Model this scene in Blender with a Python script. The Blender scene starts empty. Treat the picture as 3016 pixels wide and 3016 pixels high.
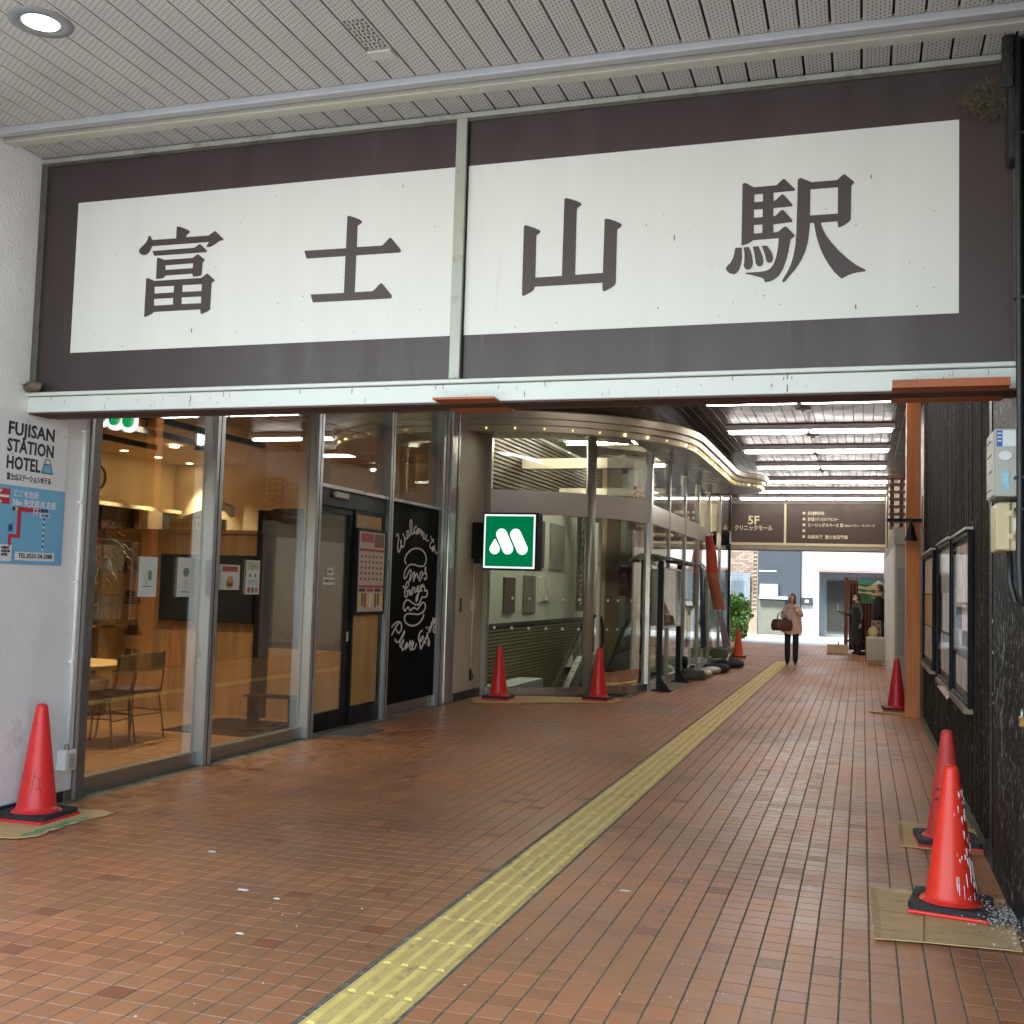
import bpy, math, random, json
import numpy as np
from mathutils import Vector, Matrix, noise
R = math.radians
rnd = random.Random(7)
sc = bpy.context.scene
col = sc.collection

# ---------------------------------------------------------------- camera, world, sun, exposure
cam_d = bpy.data.cameras.new('camera'); cam = bpy.data.objects.new('camera', cam_d); col.objects.link(cam)
cam_d.sensor_width = 36; cam_d.sensor_fit = 'HORIZONTAL'; cam_d.lens = 38.463; cam_d.clip_start = .05; cam_d.clip_end = 600
_r = Vector((0.95223955, 0.30396484, 0.02907269)); _u = Vector((-0.00725955, -0.07264746, 0.99733126)); _f = Vector((-0.30526569, 0.94990932, 0.06697114))
cam.matrix_world = Matrix(((_r.x, _u.x, -_f.x, 0), (_r.y, _u.y, -_f.y, 0), (_r.z, _u.z, -_f.z, 1.57), (0, 0, 0, 1)))
sc.camera = cam
world = bpy.data.worlds.new('World'); sc.world = world; world.use_nodes = True
_n = world.node_tree.nodes; _l = world.node_tree.links
_bg = _n.get('Background') or _n.new('ShaderNodeBackground')
_sky = _n.new('ShaderNodeTexSky'); _sky.sky_type = 'NISHITA'; _sky.sun_disc = False
SUN_EL, SUN_ROT = R(58), R(200)
_sky.sun_elevation = SUN_EL; _sky.sun_rotation = SUN_ROT; _sky.air_density = 1.2; _sky.dust_density = 1.0; _sky.ozone_density = .6
_l.new(_sky.outputs[0], _bg.inputs[0]); _bg.inputs[1].default_value = .15
sun_d = bpy.data.lights.new('sun', 'SUN'); sun_d.energy = 1.5; sun_d.angle = R(12); sun_d.color = (1, .97, .92)
sun = bpy.data.objects.new('sun', sun_d); col.objects.link(sun)
sun.rotation_euler = Vector((-math.sin(SUN_ROT) * math.cos(SUN_EL), -math.cos(SUN_ROT) * math.cos(SUN_EL), -math.sin(SUN_EL))).to_track_quat('-Z', 'Y').to_euler()
vs = sc.view_settings; vs.view_transform = 'Standard'; vs.look = 'None'; vs.gamma = 1; vs.use_curve_mapping = False
vs.exposure = 2.5
sc.cycles.max_bounces = 10; sc.cycles.transparent_max_bounces = 16; sc.cycles.caustics_reflective = False; sc.cycles.caustics_refractive = False
sc.cycles.sample_clamp_indirect = 6

# ---------------------------------------------------------------- materials
MATS = {}
def srgb(r, g, b):
    f = lambda c: (c / 255) / 12.92 if c <= 10 else (((c / 255) + .055) / 1.055) ** 2.4
    return (f(r), f(g), f(b))
class NT:
    def __init__(s, name):
        s.m = bpy.data.materials.new(name); s.m.use_nodes = True; s.t = s.m.node_tree; s.t.nodes.clear()
        s.out = s.t.nodes.new('ShaderNodeOutputMaterial')
    def n(s, t, ins=None, **kw):
        x = s.t.nodes.new('ShaderNode' + t)
        for k, v in kw.items(): setattr(x, k, v)
        for k, v in (ins or {}).items():
            i = x.inputs[k]
            if isinstance(v, bpy.types.NodeSocket): s.t.links.new(v, i)
            else: i.default_value = v if not (isinstance(v, tuple) and len(v) == 3 and i.type == 'RGBA') else v + (1,)
        return x
    def math(s, op, a, b=0.0, c=0.0):
        return s.n('Math', {0: a, 1: b, 2: c}, operation=op).outputs[0]
    def mix(s, f, a, b):
        x = s.t.nodes.new('ShaderNodeMix'); x.data_type = 'RGBA'
        for i, v in ((0, f), (6, a), (7, b)):
            if isinstance(v, bpy.types.NodeSocket): s.t.links.new(v, x.inputs[i])
            else: x.inputs[i].default_value = v if i == 0 else tuple(v) + (1,)
        return x.outputs[2]
    def rng(s, v, a, b, c=0., d=1.):
        return s.n('MapRange', {0: v, 1: a, 2: b, 3: c, 4: d}).outputs[0]
    def fin(s, sh): s.t.links.new(sh, s.out.inputs[0]); return s.m
def M(name, c, rough=.5, metal=0., var=.12, scale=6., bump=0., bscale=60., stretch=(1, 1, 1), dirt=None, dscale=2., dth=.55, spec=.5, coat=0., world=False, emis=None, rv=.2):
    """principled material, colour and roughness broken up by noise, optional relief and dirt"""
    if name in MATS: return MATS[name]
    t = NT(name)
    pos = t.n('NewGeometry').outputs['Position'] if world else t.n('TexCoord').outputs['Object']
    mp = t.n('Mapping', {0: pos, 3: stretch}).outputs[0]
    nz = t.n('TexNoise', {'Vector': mp, 'Scale': scale, 'Detail': 5., 'Roughness': .6}).outputs[0]
    f = t.rng(nz, .3, .7)
    a = tuple(max(0, x * (1 - var)) for x in c); b = tuple(min(1, x * (1 + var)) for x in c)
    cc = t.mix(f, a, b)
    if dirt:
        nd = t.n('TexNoise', {'Vector': mp, 'Scale': dscale, 'Detail': 6., 'Roughness': .7}).outputs[0]
        cc = t.mix(t.rng(nd, dth, dth + .15, 0, .8), cc, dirt)
    rr = t.rng(nz, .3, .7, max(.02, rough * (1 - rv)), min(1, rough * (1 + rv)))
    ins = {'Base Color': cc, 'Roughness': rr, 'Metallic': metal, 'Specular IOR Level': spec, 'Coat Weight': coat}
    if bump:
        nb = t.n('TexNoise', {'Vector': mp, 'Scale': bscale, 'Detail': 3.}).outputs[0]
        ins['Normal'] = t.n('Bump', {'Strength': bump, 'Distance': .01, 'Height': nb}).outputs[0]
    p = t.n('BsdfPrincipled', ins)
    if emis: p.inputs['Emission Color'].default_value = tuple(emis[:3]) + (1,); p.inputs['Emission Strength'].default_value = emis[3]
    MATS[name] = t.fin(p.outputs[0]); return MATS[name]
def EM(name, c, s):
    if name in MATS: return MATS[name]
    t = NT(name); MATS[name] = t.fin(t.n('Emission', {0: c, 1: s}).outputs[0]); return MATS[name]
def GLASS(name, tint=(1, 1, 1), refl=1.0, rough=.01):
    if name in MATS: return MATS[name]
    t = NT(name)
    fr = t.n('Fresnel', {0: 1.5}).outputs[0]
    f = t.math('MINIMUM', t.math('MULTIPLY', fr, refl), .95)
    x = t.n('MixShader', {0: f, 1: t.n('BsdfTransparent', {0: tint}).outputs[0], 2: t.n('BsdfGlossy', {0: (1, 1, 1), 'Roughness': rough}).outputs[0]})
    MATS[name] = t.fin(x.outputs[0]); return MATS[name]

def tile_mat():
    t = NT('terracotta_tile')
    pos = t.n('NewGeometry').outputs['Position']
    sp = t.n('SeparateXYZ', {0: pos})
    cx = t.math('FLOOR', t.math('DIVIDE', t.math('ADD', sp.outputs[0], 1.564 + .1147 * 100), .1147))
    cy = t.math('FLOOR', t.math('DIVIDE', t.math('SUBTRACT', sp.outputs[1], 4.2222 - .1175 * 100), .1175))
    cell = t.n('CombineXYZ', {0: cx, 1: cy}).outputs[0]
    wn = t.n('TexWhiteNoise', {'Vector': cell}, noise_dimensions='2D').outputs
    c1 = t.mix(wn[0], srgb(166, 104, 62), srgb(200, 130, 82))
    patch = t.n('TexNoise', {'Vector': pos, 'Scale': .55, 'Detail': 4., 'Roughness': .6}).outputs[0]
    c2 = t.mix(t.rng(patch, .35, .65), c1, srgb(170, 122, 84))
    c3 = t.mix(t.rng(patch, .48, .68, 0, .6), c2, srgb(134, 84, 54))
    odd = t.n('TexWhiteNoise', {'Vector': t.n('VectorMath', {0: cell, 1: (7.3, 3.1, 0)}).outputs[0]}, noise_dimensions='2D').outputs[0]
    c3 = t.mix(t.math('GREATER_THAN', odd, .975), c3, srgb(150, 92, 60))
    c3 = t.mix(t.math('LESS_THAN', odd, .02), c3, srgb(184, 126, 84))
    fine = t.n('TexNoise', {'Vector': pos, 'Scale': 34., 'Detail': 6., 'Roughness': .75}).outputs[0]
    c4 = t.mix(t.rng(fine, .52, .8, 0, .35), c3, srgb(214, 150, 108))
    c4 = t.mix(t.rng(fine, .25, .42, .35, 0), c4, srgb(112, 68, 42))
    st = t.n('TexNoise', {'Vector': pos, 'Scale': 3.1, 'Detail': 7., 'Roughness': .75}).outputs[0]
    c4 = t.mix(t.rng(st, .60, .70, 0, .42), c4, srgb(98, 68, 48))
    gum = t.n('TexVoronoi', {'Vector': pos, 'Scale': 1.7}, feature='F1').outputs[0]
    c4 = t.mix(t.rng(gum, .022, .034, .55, 0), c4, srgb(70, 58, 50))
    # dust along the shopfront foot and the worn sheen of the walked line
    polish = t.n('TexNoise', {'Vector': t.n('Mapping', {0: pos, 3: (.5, .12, 1)}).outputs[0], 'Scale': 1.6, 'Detail': 3.}).outputs[0]
    nearshop = t.rng(sp.outputs[0], -5.2, -2.2, -.12, 0)
    rg = t.math('ADD', nearshop, t.math('ADD', t.rng(polish, .35, .65, .36, .52), t.rng(wn[0], 0, 1, -.04, .08)))
    nb = t.n('TexNoise', {'Vector': pos, 'Scale': 140., 'Detail': 2.}).outputs[0]
    nb2 = t.n('TexNoise', {'Vector': pos, 'Scale': 9., 'Detail': 2.}).outputs[0]
    h = t.math('ADD', t.math('MULTIPLY', nb, .2), nb2)
    p = t.n('BsdfPrincipled', {'Base Color': c4, 'Roughness': rg, 'Specular IOR Level': .38, 'Normal': t.n('Bump', {'Strength': .12, 'Distance': .003, 'Height': h}).outputs[0]})
    MATS['tile'] = t.fin(p.outputs[0]); return MATS['tile']
def grout_mat():
    t = NT('grout'); pos = t.n('NewGeometry').outputs['Position']; sp = t.n('SeparateXYZ', {0: pos})
    v = t.math('ABSOLUTE', t.math('SUBTRACT', t.math('FRACT', t.math('DIVIDE', t.math('ADD', sp.outputs[1], 117.5 - 4.2222), .1175)), .5))
    u = t.math('ABSOLUTE', t.math('SUBTRACT', t.math('FRACT', t.math('DIVIDE', t.math('ADD', sp.outputs[0], 114.7 + 1.564), .1147)), .5))
    cross = t.math('MULTIPLY', t.math('GREATER_THAN', v, .47), t.math('LESS_THAN', u, .455))
    zone = t.n('TexNoise', {'Vector': t.n('Mapping', {0: pos, 3: (.9, 1.6, 1)}).outputs[0], 'Scale': 2.4, 'Detail': 5., 'Roughness': .7}).outputs[0]
    n0 = t.n('TexNoise', {'Vector': pos, 'Scale': 22., 'Detail': 5., 'Roughness': .7}).outputs[0]
    left = t.rng(sp.outputs[0], -4.6, -.6, .10, -.04)
    dark = t.mix(t.rng(n0, .35, .65), srgb(84, 82, 68), srgb(120, 116, 98))
    pale = t.mix(t.rng(n0, .35, .65), srgb(140, 122, 100), srgb(190, 176, 154))
    c = t.mix(t.rng(t.math('ADD', zone, left), .38, .50), dark, pale)
    c = t.mix(t.math('MULTIPLY', cross, .85), t.mix(t.rng(t.math('ADD', zone, left), .56, .66, 0, .6), dark, srgb(150, 146, 128)), c)
    p = t.n('BsdfPrincipled', {'Base Color': c, 'Roughness': .95})
    return t.fin(p.outputs[0])
def perf_mat(name, c, x0, pitch, rough, holes=True):
    """painted metal soffit strip; slots punched in staggered rows"""
    t = NT(name)
    pos = t.n('NewGeometry').outputs['Position']; sp = t.n('SeparateXYZ', {0: pos})
    nz = t.n('TexNoise', {'Vector': pos, 'Scale': 2.5, 'Detail': 5.}).outputs[0]
    cc = t.mix(t.rng(nz, .3, .7), tuple(x * .92 for x in c), tuple(x * 1.06 for x in c))
    sm = t.n('TexNoise', {'Vector': t.n('Mapping', {0: pos, 3: (1, .3, 1)}).outputs[0], 'Scale': 5., 'Detail': 6., 'Roughness': .7}).outputs[0]
    cc = t.mix(t.rng(sm, .6, .75, 0, .25), cc, tuple(x * .6 for x in c))
    if holes:
        u = t.math('MULTIPLY', t.math('FRACT', t.math('DIVIDE', t.math('SUBTRACT', sp.outputs[0], x0), pitch)), 7.6)
        k = t.math('FLOOR', u); fu = t.math('ABSOLUTE', t.math('SUBTRACT', t.math('FRACT', u), .5))
        v = t.math('ADD', t.math('DIVIDE', sp.outputs[1], .034), t.math('MULTIPLY', k, .37))
        fv = t.math('ABSOLUTE', t.math('SUBTRACT', t.math('FRACT', v), .5))
        m = t.math('MULTIPLY', t.math('LESS_THAN', fu, .13), t.math('LESS_THAN', fv, .24))
        m = t.math('MULTIPLY', m, t.math('MULTIPLY', t.math('GREATER_THAN', k, .5), t.math('LESS_THAN', k, 6.5)))
        cc = t.mix(m, cc, (.05, .048, .045))
    p = t.n('BsdfPrincipled', {'Base Color': cc, 'Roughness': t.rng(nz, .3, .7, rough * .8, rough * 1.2), 'Specular IOR Level': .5 if holes else .16})
    return t.fin(p.outputs[0])
def wood_mat(name, a, b, rough=.45, scale=1., axis=2, ply=False):
    if name in MATS: return MATS[name]
    t = NT(name); o = t.n('TexCoord').outputs['Object']
    st = [9., 9., 9.]; st[axis] = .7
    mp = t.n('Mapping', {0: o, 3: tuple(x * scale for x in st)}).outputs[0]
    n1 = t.n('TexNoise', {'Vector': mp, 'Scale': 1.2, 'Detail': 6., 'Roughness': .6, 'Distortion': .8}).outputs[0]
    n2 = t.n('TexNoise', {'Vector': o, 'Scale': 1.4 if ply else .8, 'Detail': 4., 'Distortion': .6}).outputs[0]
    c = t.mix(t.rng(n1, .35, .68), a, b)
    c = t.mix(t.rng(n2, .4, .7, 0, .4), c, tuple(x * .62 for x in a))
    if ply:
        v = t.n('TexVoronoi', {'Vector': o, 'Scale': 2.3}, feature='F1').outputs[0]
        c = t.mix(t.rng(v, .0, .055, .7, 0), c, tuple(x * .3 for x in a))
    p = t.n('BsdfPrincipled', {'Base Color': c, 'Roughness': rough, 'Normal': t.n('Bump', {'Strength': .12, 'Distance': .004, 'Height': n1}).outputs[0]})
    MATS[name] = t.fin(p.outputs[0]); return MATS[name]
def fleck_mat(name, base, fleck, scale, th, stretch=(1, 1, 1), rough=.5, bump=.3, streak=None):
    """dark surface with pale flecks and runs of bird lime"""
    if name in MATS: return MATS[name]
    t = NT(name); pos = t.n('NewGeometry').outputs['Position']
    n0 = t.n('TexNoise', {'Vector': pos, 'Scale': 3., 'Detail': 6., 'Roughness': .7}).outputs[0]
    c = t.mix(t.rng(n0, .3, .7), tuple(x * .6 for x in base), tuple(x * 1.5 for x in base))
    if streak:
        s1 = t.n('TexNoise', {'Vector': t.n('Mapping', {0: pos, 3: (14, 14, .5)}).outputs[0], 'Scale': 1., 'Detail': 5.}).outputs[0]
        c = t.mix(t.rng(s1, .45, .7, 0, .8), c, streak)
    v = t.n('TexNoise', {'Vector': t.n('Mapping', {0: pos, 3: stretch}).outputs[0], 'Scale': scale, 'Detail': 1.5}).outputs[0]
    zone = t.n('TexNoise', {'Vector': pos, 'Scale': 1.3, 'Detail': 2.}).outputs[0]
    m = t.rng(t.math('ADD', v, t.rng(zone, .3, .7, -.05, .06)), th - .075, th - .04, 0, .8)
    c = t.mix(m, c, fleck)
    nb = t.n('TexNoise', {'Vector': pos, 'Scale': 45., 'Detail': 3.}).outputs[0]
    p = t.n('BsdfPrincipled', {'Base Color': c, 'Roughness': rough, 'Specular IOR Level': .12, 'Normal': t.n('Bump', {'Strength': bump, 'Distance': .01, 'Height': nb}).outputs[0]})
    MATS[name] = t.fin(p.outputs[0]); return MATS[name]
def brushed(name, c=(.55, .55, .54), rough=.3, axis=2, dirty=True):
    if name in MATS: return MATS[name]
    t = NT(name); pos = t.n('NewGeometry').outputs['Position']
    st = [60., 60., 60.]; st[axis] = .6
    n1 = t.n('TexNoise', {'Vector': t.n('Mapping', {0: pos, 3: tuple(st)}).outputs[0], 'Scale': 1.5, 'Detail': 3.}).outputs[0]
    n2 = t.n('TexNoise', {'Vector': pos, 'Scale': 3., 'Detail': 6., 'Roughness': .7}).outputs[0]
    cc = t.mix(t.rng(n1, .3, .7), tuple(x * .85 for x in c), tuple(min(1, x * 1.1) for x in c))
    if dirty: cc = t.mix(t.rng(n2, .5, .75, 0, .28), cc, (.22, .2, .17))
    p = t.n('BsdfPrincipled', {'Base Color': cc, 'Metallic': .85, 'Roughness': t.rng(n2, .3, .7, rough * .75, rough * 1.35),
        'Normal': t.n('Bump', {'Strength': .08, 'Distance': .002, 'Height': n1}).outputs[0]})
    MATS[name] = t.fin(p.outputs[0]); return MATS[name]

# ---------------------------------------------------------------- mesh builder and object helpers
class MB:
    def __init__(s): s.v = []; s.f = []; s.m = []
    def add(s, vs, fs, m=0):
        o = len(s.v); s.v += [tuple(x) for x in vs]; s.f += [tuple(i + o for i in f) for f in fs]; s.m += [m] * len(fs); return s
    def box(s, x0, y0, z0, x1, y1, z1, m=0):
        x0, x1 = sorted((x0, x1)); y0, y1 = sorted((y0, y1)); z0, z1 = sorted((z0, z1))
        return s.add([(x0, y0, z0), (x1, y0, z0), (x1, y1, z0), (x0, y1, z0), (x0, y0, z1), (x1, y0, z1), (x1, y1, z1), (x0, y1, z1)],
                     [(0, 3, 2, 1), (4, 5, 6, 7), (0, 1, 5, 4), (1, 2, 6, 5), (2, 3, 7, 6), (3, 0, 4, 7)], m)
    def obox(s, c, d, rz=0, m=0, rx=0):
        cx, cy, cz = c; a, b, e = d[0] / 2, d[1] / 2, d[2] / 2
        mt = Matrix.Rotation(rz, 3, 'Z') @ Matrix.Rotation(rx, 3, 'X')
        vs = [mt @ Vector((i * a, j * b, k * e)) + Vector(c) for k in (-1, 1) for i, j in ((-1, -1), (1, -1), (1, 1), (-1, 1))]
        return s.add(vs, [(0, 3, 2, 1), (4, 5, 6, 7), (0, 1, 5, 4), (1, 2, 6, 5), (2, 3, 7, 6), (3, 0, 4, 7)], m)
    def prism(s, pts, z0, z1, m=0, plane='xy'):
        n = len(pts)
        P = {'xy': lambda a, b, c: (a, b, c), 'xz': lambda a, b, c: (a, c, b), 'yz': lambda a, b, c: (c, a, b)}[plane]
        vs = [P(a, b, z0) for a, b in pts] + [P(a, b, z1) for a, b in pts]
        fs = [tuple(range(n - 1, -1, -1)), tuple(range(n, 2 * n))] + [(i, (i + 1) % n, n + (i + 1) % n, n + i) for i in range(n)]
        return s.add(vs, fs, m)
    def tube(s, path, r, n=8, m=0, cap=True):
        path = [Vector(p) for p in path]; rs = r if isinstance(r, (list, tuple)) else [r] * len(path)
        vs = []; fs = []; prev = None
        for i, p in enumerate(path):
            d = (path[min(i + 1, len(path) - 1)] - path[max(i - 1, 0)]).normalized()
            if prev is None: a = d.cross(Vector((0, 0, 1))) if abs(d.z) < .9 else d.cross(Vector((1, 0, 0)))
            else: a = prev - d * prev.dot(d)
            a.normalize(); b = d.cross(a); prev = a
            for k in range(n):
                t = 2 * math.pi * k / n; vs.append(p + (a * math.cos(t) + b * math.sin(t)) * rs[i])
        for i in range(len(path) - 1):
            for k in range(n): fs.append((i * n + k, i * n + (k + 1) % n, (i + 1) * n + (k + 1) % n, (i + 1) * n + k))
        if cap: fs += [tuple(range(n - 1, -1, -1)), tuple(range((len(path) - 1) * n, len(path) * n))]
        return s.add(vs, fs, m)
    def cyl(s, p0, p1, r0, r1=None, n=12, m=0): return s.tube([p0, p1], [r0, r0 if r1 is None else r1], n, m)
    def lathe(s, prof, c=(0, 0, 0), n=24, m=0, sx=1, sy=1, close=True):
        vs = []; fs = []
        for r, z in prof:
            for k in range(n):
                t = 2 * math.pi * k / n; vs.append((c[0] + r * math.cos(t) * sx, c[1] + r * math.sin(t) * sy, c[2] + z))
        for i in range(len(prof) - 1):
            for k in range(n): fs.append((i * n + k, i * n + (k + 1) % n, (i + 1) * n + (k + 1) % n, (i + 1) * n + k))
        if close: fs += [tuple(range(n - 1, -1, -1)), tuple(range((len(prof) - 1) * n, len(prof) * n))]
        return s.add(vs, fs, m)
    def ell(s, c, r, n=12, m=0, z0=-1., z1=1.):
        k = n // 2; prof = []
        for i in range(k + 1):
            a = -math.pi / 2 + math.pi * i / k; z = max(z0, min(z1, math.sin(a)))
            prof.append((max(1e-4, math.sqrt(max(0, 1 - z * z))), z))
        vs = []; fs = []
        for q, z in prof:
            for j in range(n):
                t = 2 * math.pi * j / n; vs.append((c[0] + r[0] * q * math.cos(t), c[1] + r[1] * q * math.sin(t), c[2] + r[2] * z))
        for i in range(k):
            for j in range(n): fs.append((i * n + j, i * n + (j + 1) % n, (i + 1) * n + (j + 1) % n, (i + 1) * n + j))
        fs += [tuple(range(n - 1, -1, -1)), tuple(range(k * n, (k + 1) * n))]
        return s.add(vs, fs, m)
    def build(s, name, mats, parent=None, smooth=False, local=False, bevel=0, seg=1, auto=None):
        if not isinstance(mats, (list, tuple)): mats = [mats]
        off = Vector((0, 0, 0))
        if parent is not None and not local: off = wloc(parent)
        me = bpy.data.meshes.new(name)
        me.from_pydata([(x - off.x, y - off.y, z - off.z) for x, y, z in s.v], [], s.f)
        for m in mats: me.materials.append(m)
        if len(mats) > 1: me.polygons.foreach_set('material_index', s.m)
        if smooth: me.polygons.foreach_set('use_smooth', [True] * len(me.polygons))
        o = bpy.data.objects.new(name, me); col.objects.link(o)
        if parent is not None: o.parent = parent
        if bevel:
            b = o.modifiers.new('bevel', 'BEVEL'); b.width = bevel; b.segments = seg; b.limit_method = 'ANGLE'; b.angle_limit = R(35)
        if auto:
            e = o.modifiers.new('split', 'EDGE_SPLIT'); e.split_angle = R(auto)
        return o
def wloc(o):
    v = Vector((0, 0, 0))
    while o is not None: v = v + o.location; o = o.parent
    return v
def tag(o, label=None, cat=None, group=None, kind=None):
    if label: o['label'] = label
    if cat: o['category'] = cat
    if group: o['group'] = group
    if kind: o['kind'] = kind
    return o
def thing(name, label, cat, loc=(0, 0, 0), rz=0, group=None):
    o = bpy.data.objects.new(name, None); col.objects.link(o); o.location = loc; o.rotation_euler = (0, 0, rz); o.empty_display_size = .2
    return tag(o, label, cat, group)
def struct(o): o['kind'] = 'structure'; return o
def stuff(o): o['kind'] = 'stuff'; return o
def dup(root, loc, rz, label, group=None):
    r = root.copy(); col.objects.link(r); r.location = loc; r.rotation_euler = (0, 0, rz); r['label'] = label
    if group: r['group'] = group
    for ch in list(root.children):
        c = ch.copy(); col.objects.link(c); c.parent = r
        for g in list(ch.children):
            d = g.copy(); col.objects.link(d); d.parent = c
    return r
def curve_mesh(name, loops, depth, mat, parent, frame, res=1):
    """filled outline with holes; loops in mm on a plane; frame(a, b, d) -> world"""
    cu = bpy.data.curves.new(name, 'CURVE'); cu.dimensions = '2D'; cu.fill_mode = 'BOTH'; cu.extrude = depth / 2
    for lp in loops:
        sp = cu.splines.new('POLY'); sp.points.add(len(lp) - 1); sp.use_cyclic_u = True
        for i, (a, b) in enumerate(lp): sp.points[i].co = (a / 1000, b / 1000, 0, 1)
    return curve_to(cu, name, mat, parent, frame)
def curve_to(cu, name, mat, parent, frame):
    t = bpy.data.objects.new('t', cu); col.objects.link(t)
    me0 = bpy.data.meshes.new_from_object(t.evaluated_get(bpy.context.evaluated_depsgraph_get()))
    bpy.data.objects.remove(t); bpy.data.curves.remove(cu)
    off = wloc(parent) if parent is not None else Vector((0, 0, 0))
    vs = [Vector(frame(*v.co)) - off for v in me0.vertices]; fs = [tuple(p.vertices) for p in me0.polygons]
    me = bpy.data.meshes.new(name); me.from_pydata([tuple(v) for v in vs], [], fs); bpy.data.meshes.remove(me0)
    me.materials.append(mat)
    o = bpy.data.objects.new(name, me); col.objects.link(o); o.parent = parent
    return o
def text(name, body, size, mat, parent, frame, w=None, bold=0., align='LEFT', depth=.002, spacing=1.0, sy=1.0):
    """lettering as thin raised mesh; frame maps (right, up, out) to world; w = total width wanted"""
    cu = bpy.data.curves.new(name, 'FONT'); cu.body = body; cu.size = size; cu.extrude = depth / 2; cu.offset = bold; cu.resolution_u = 2
    cu.align_x = align; cu.space_character = spacing
    k = 1.0
    if w:
        t = bpy.data.objects.new('t', cu); col.objects.link(t); bpy.context.view_layer.update(); d = t.dimensions.x; bpy.data.objects.remove(t)
        k = w / max(d, 1e-6)
    return curve_to(cu, name, mat, parent, lambda a, b, c: frame(a * k, b * sy, c))
def FX(y, x0, z0):      # surface facing -Y (towards the camera)
    return lambda a, b, c: (x0 + a, y - .0015 - c, z0 + b)
def FY(x, y0, z0):      # surface facing +X, read with +Y to the right
    return lambda a, b, c: (x + .0015 + c, y0 + a, z0 + b)
def FN(x, y0, z0):      # surface facing -X, read with -Y to the right
    return lambda a, b, c: (x - .0015 - c, y0 - a, z0 + b)
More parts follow.
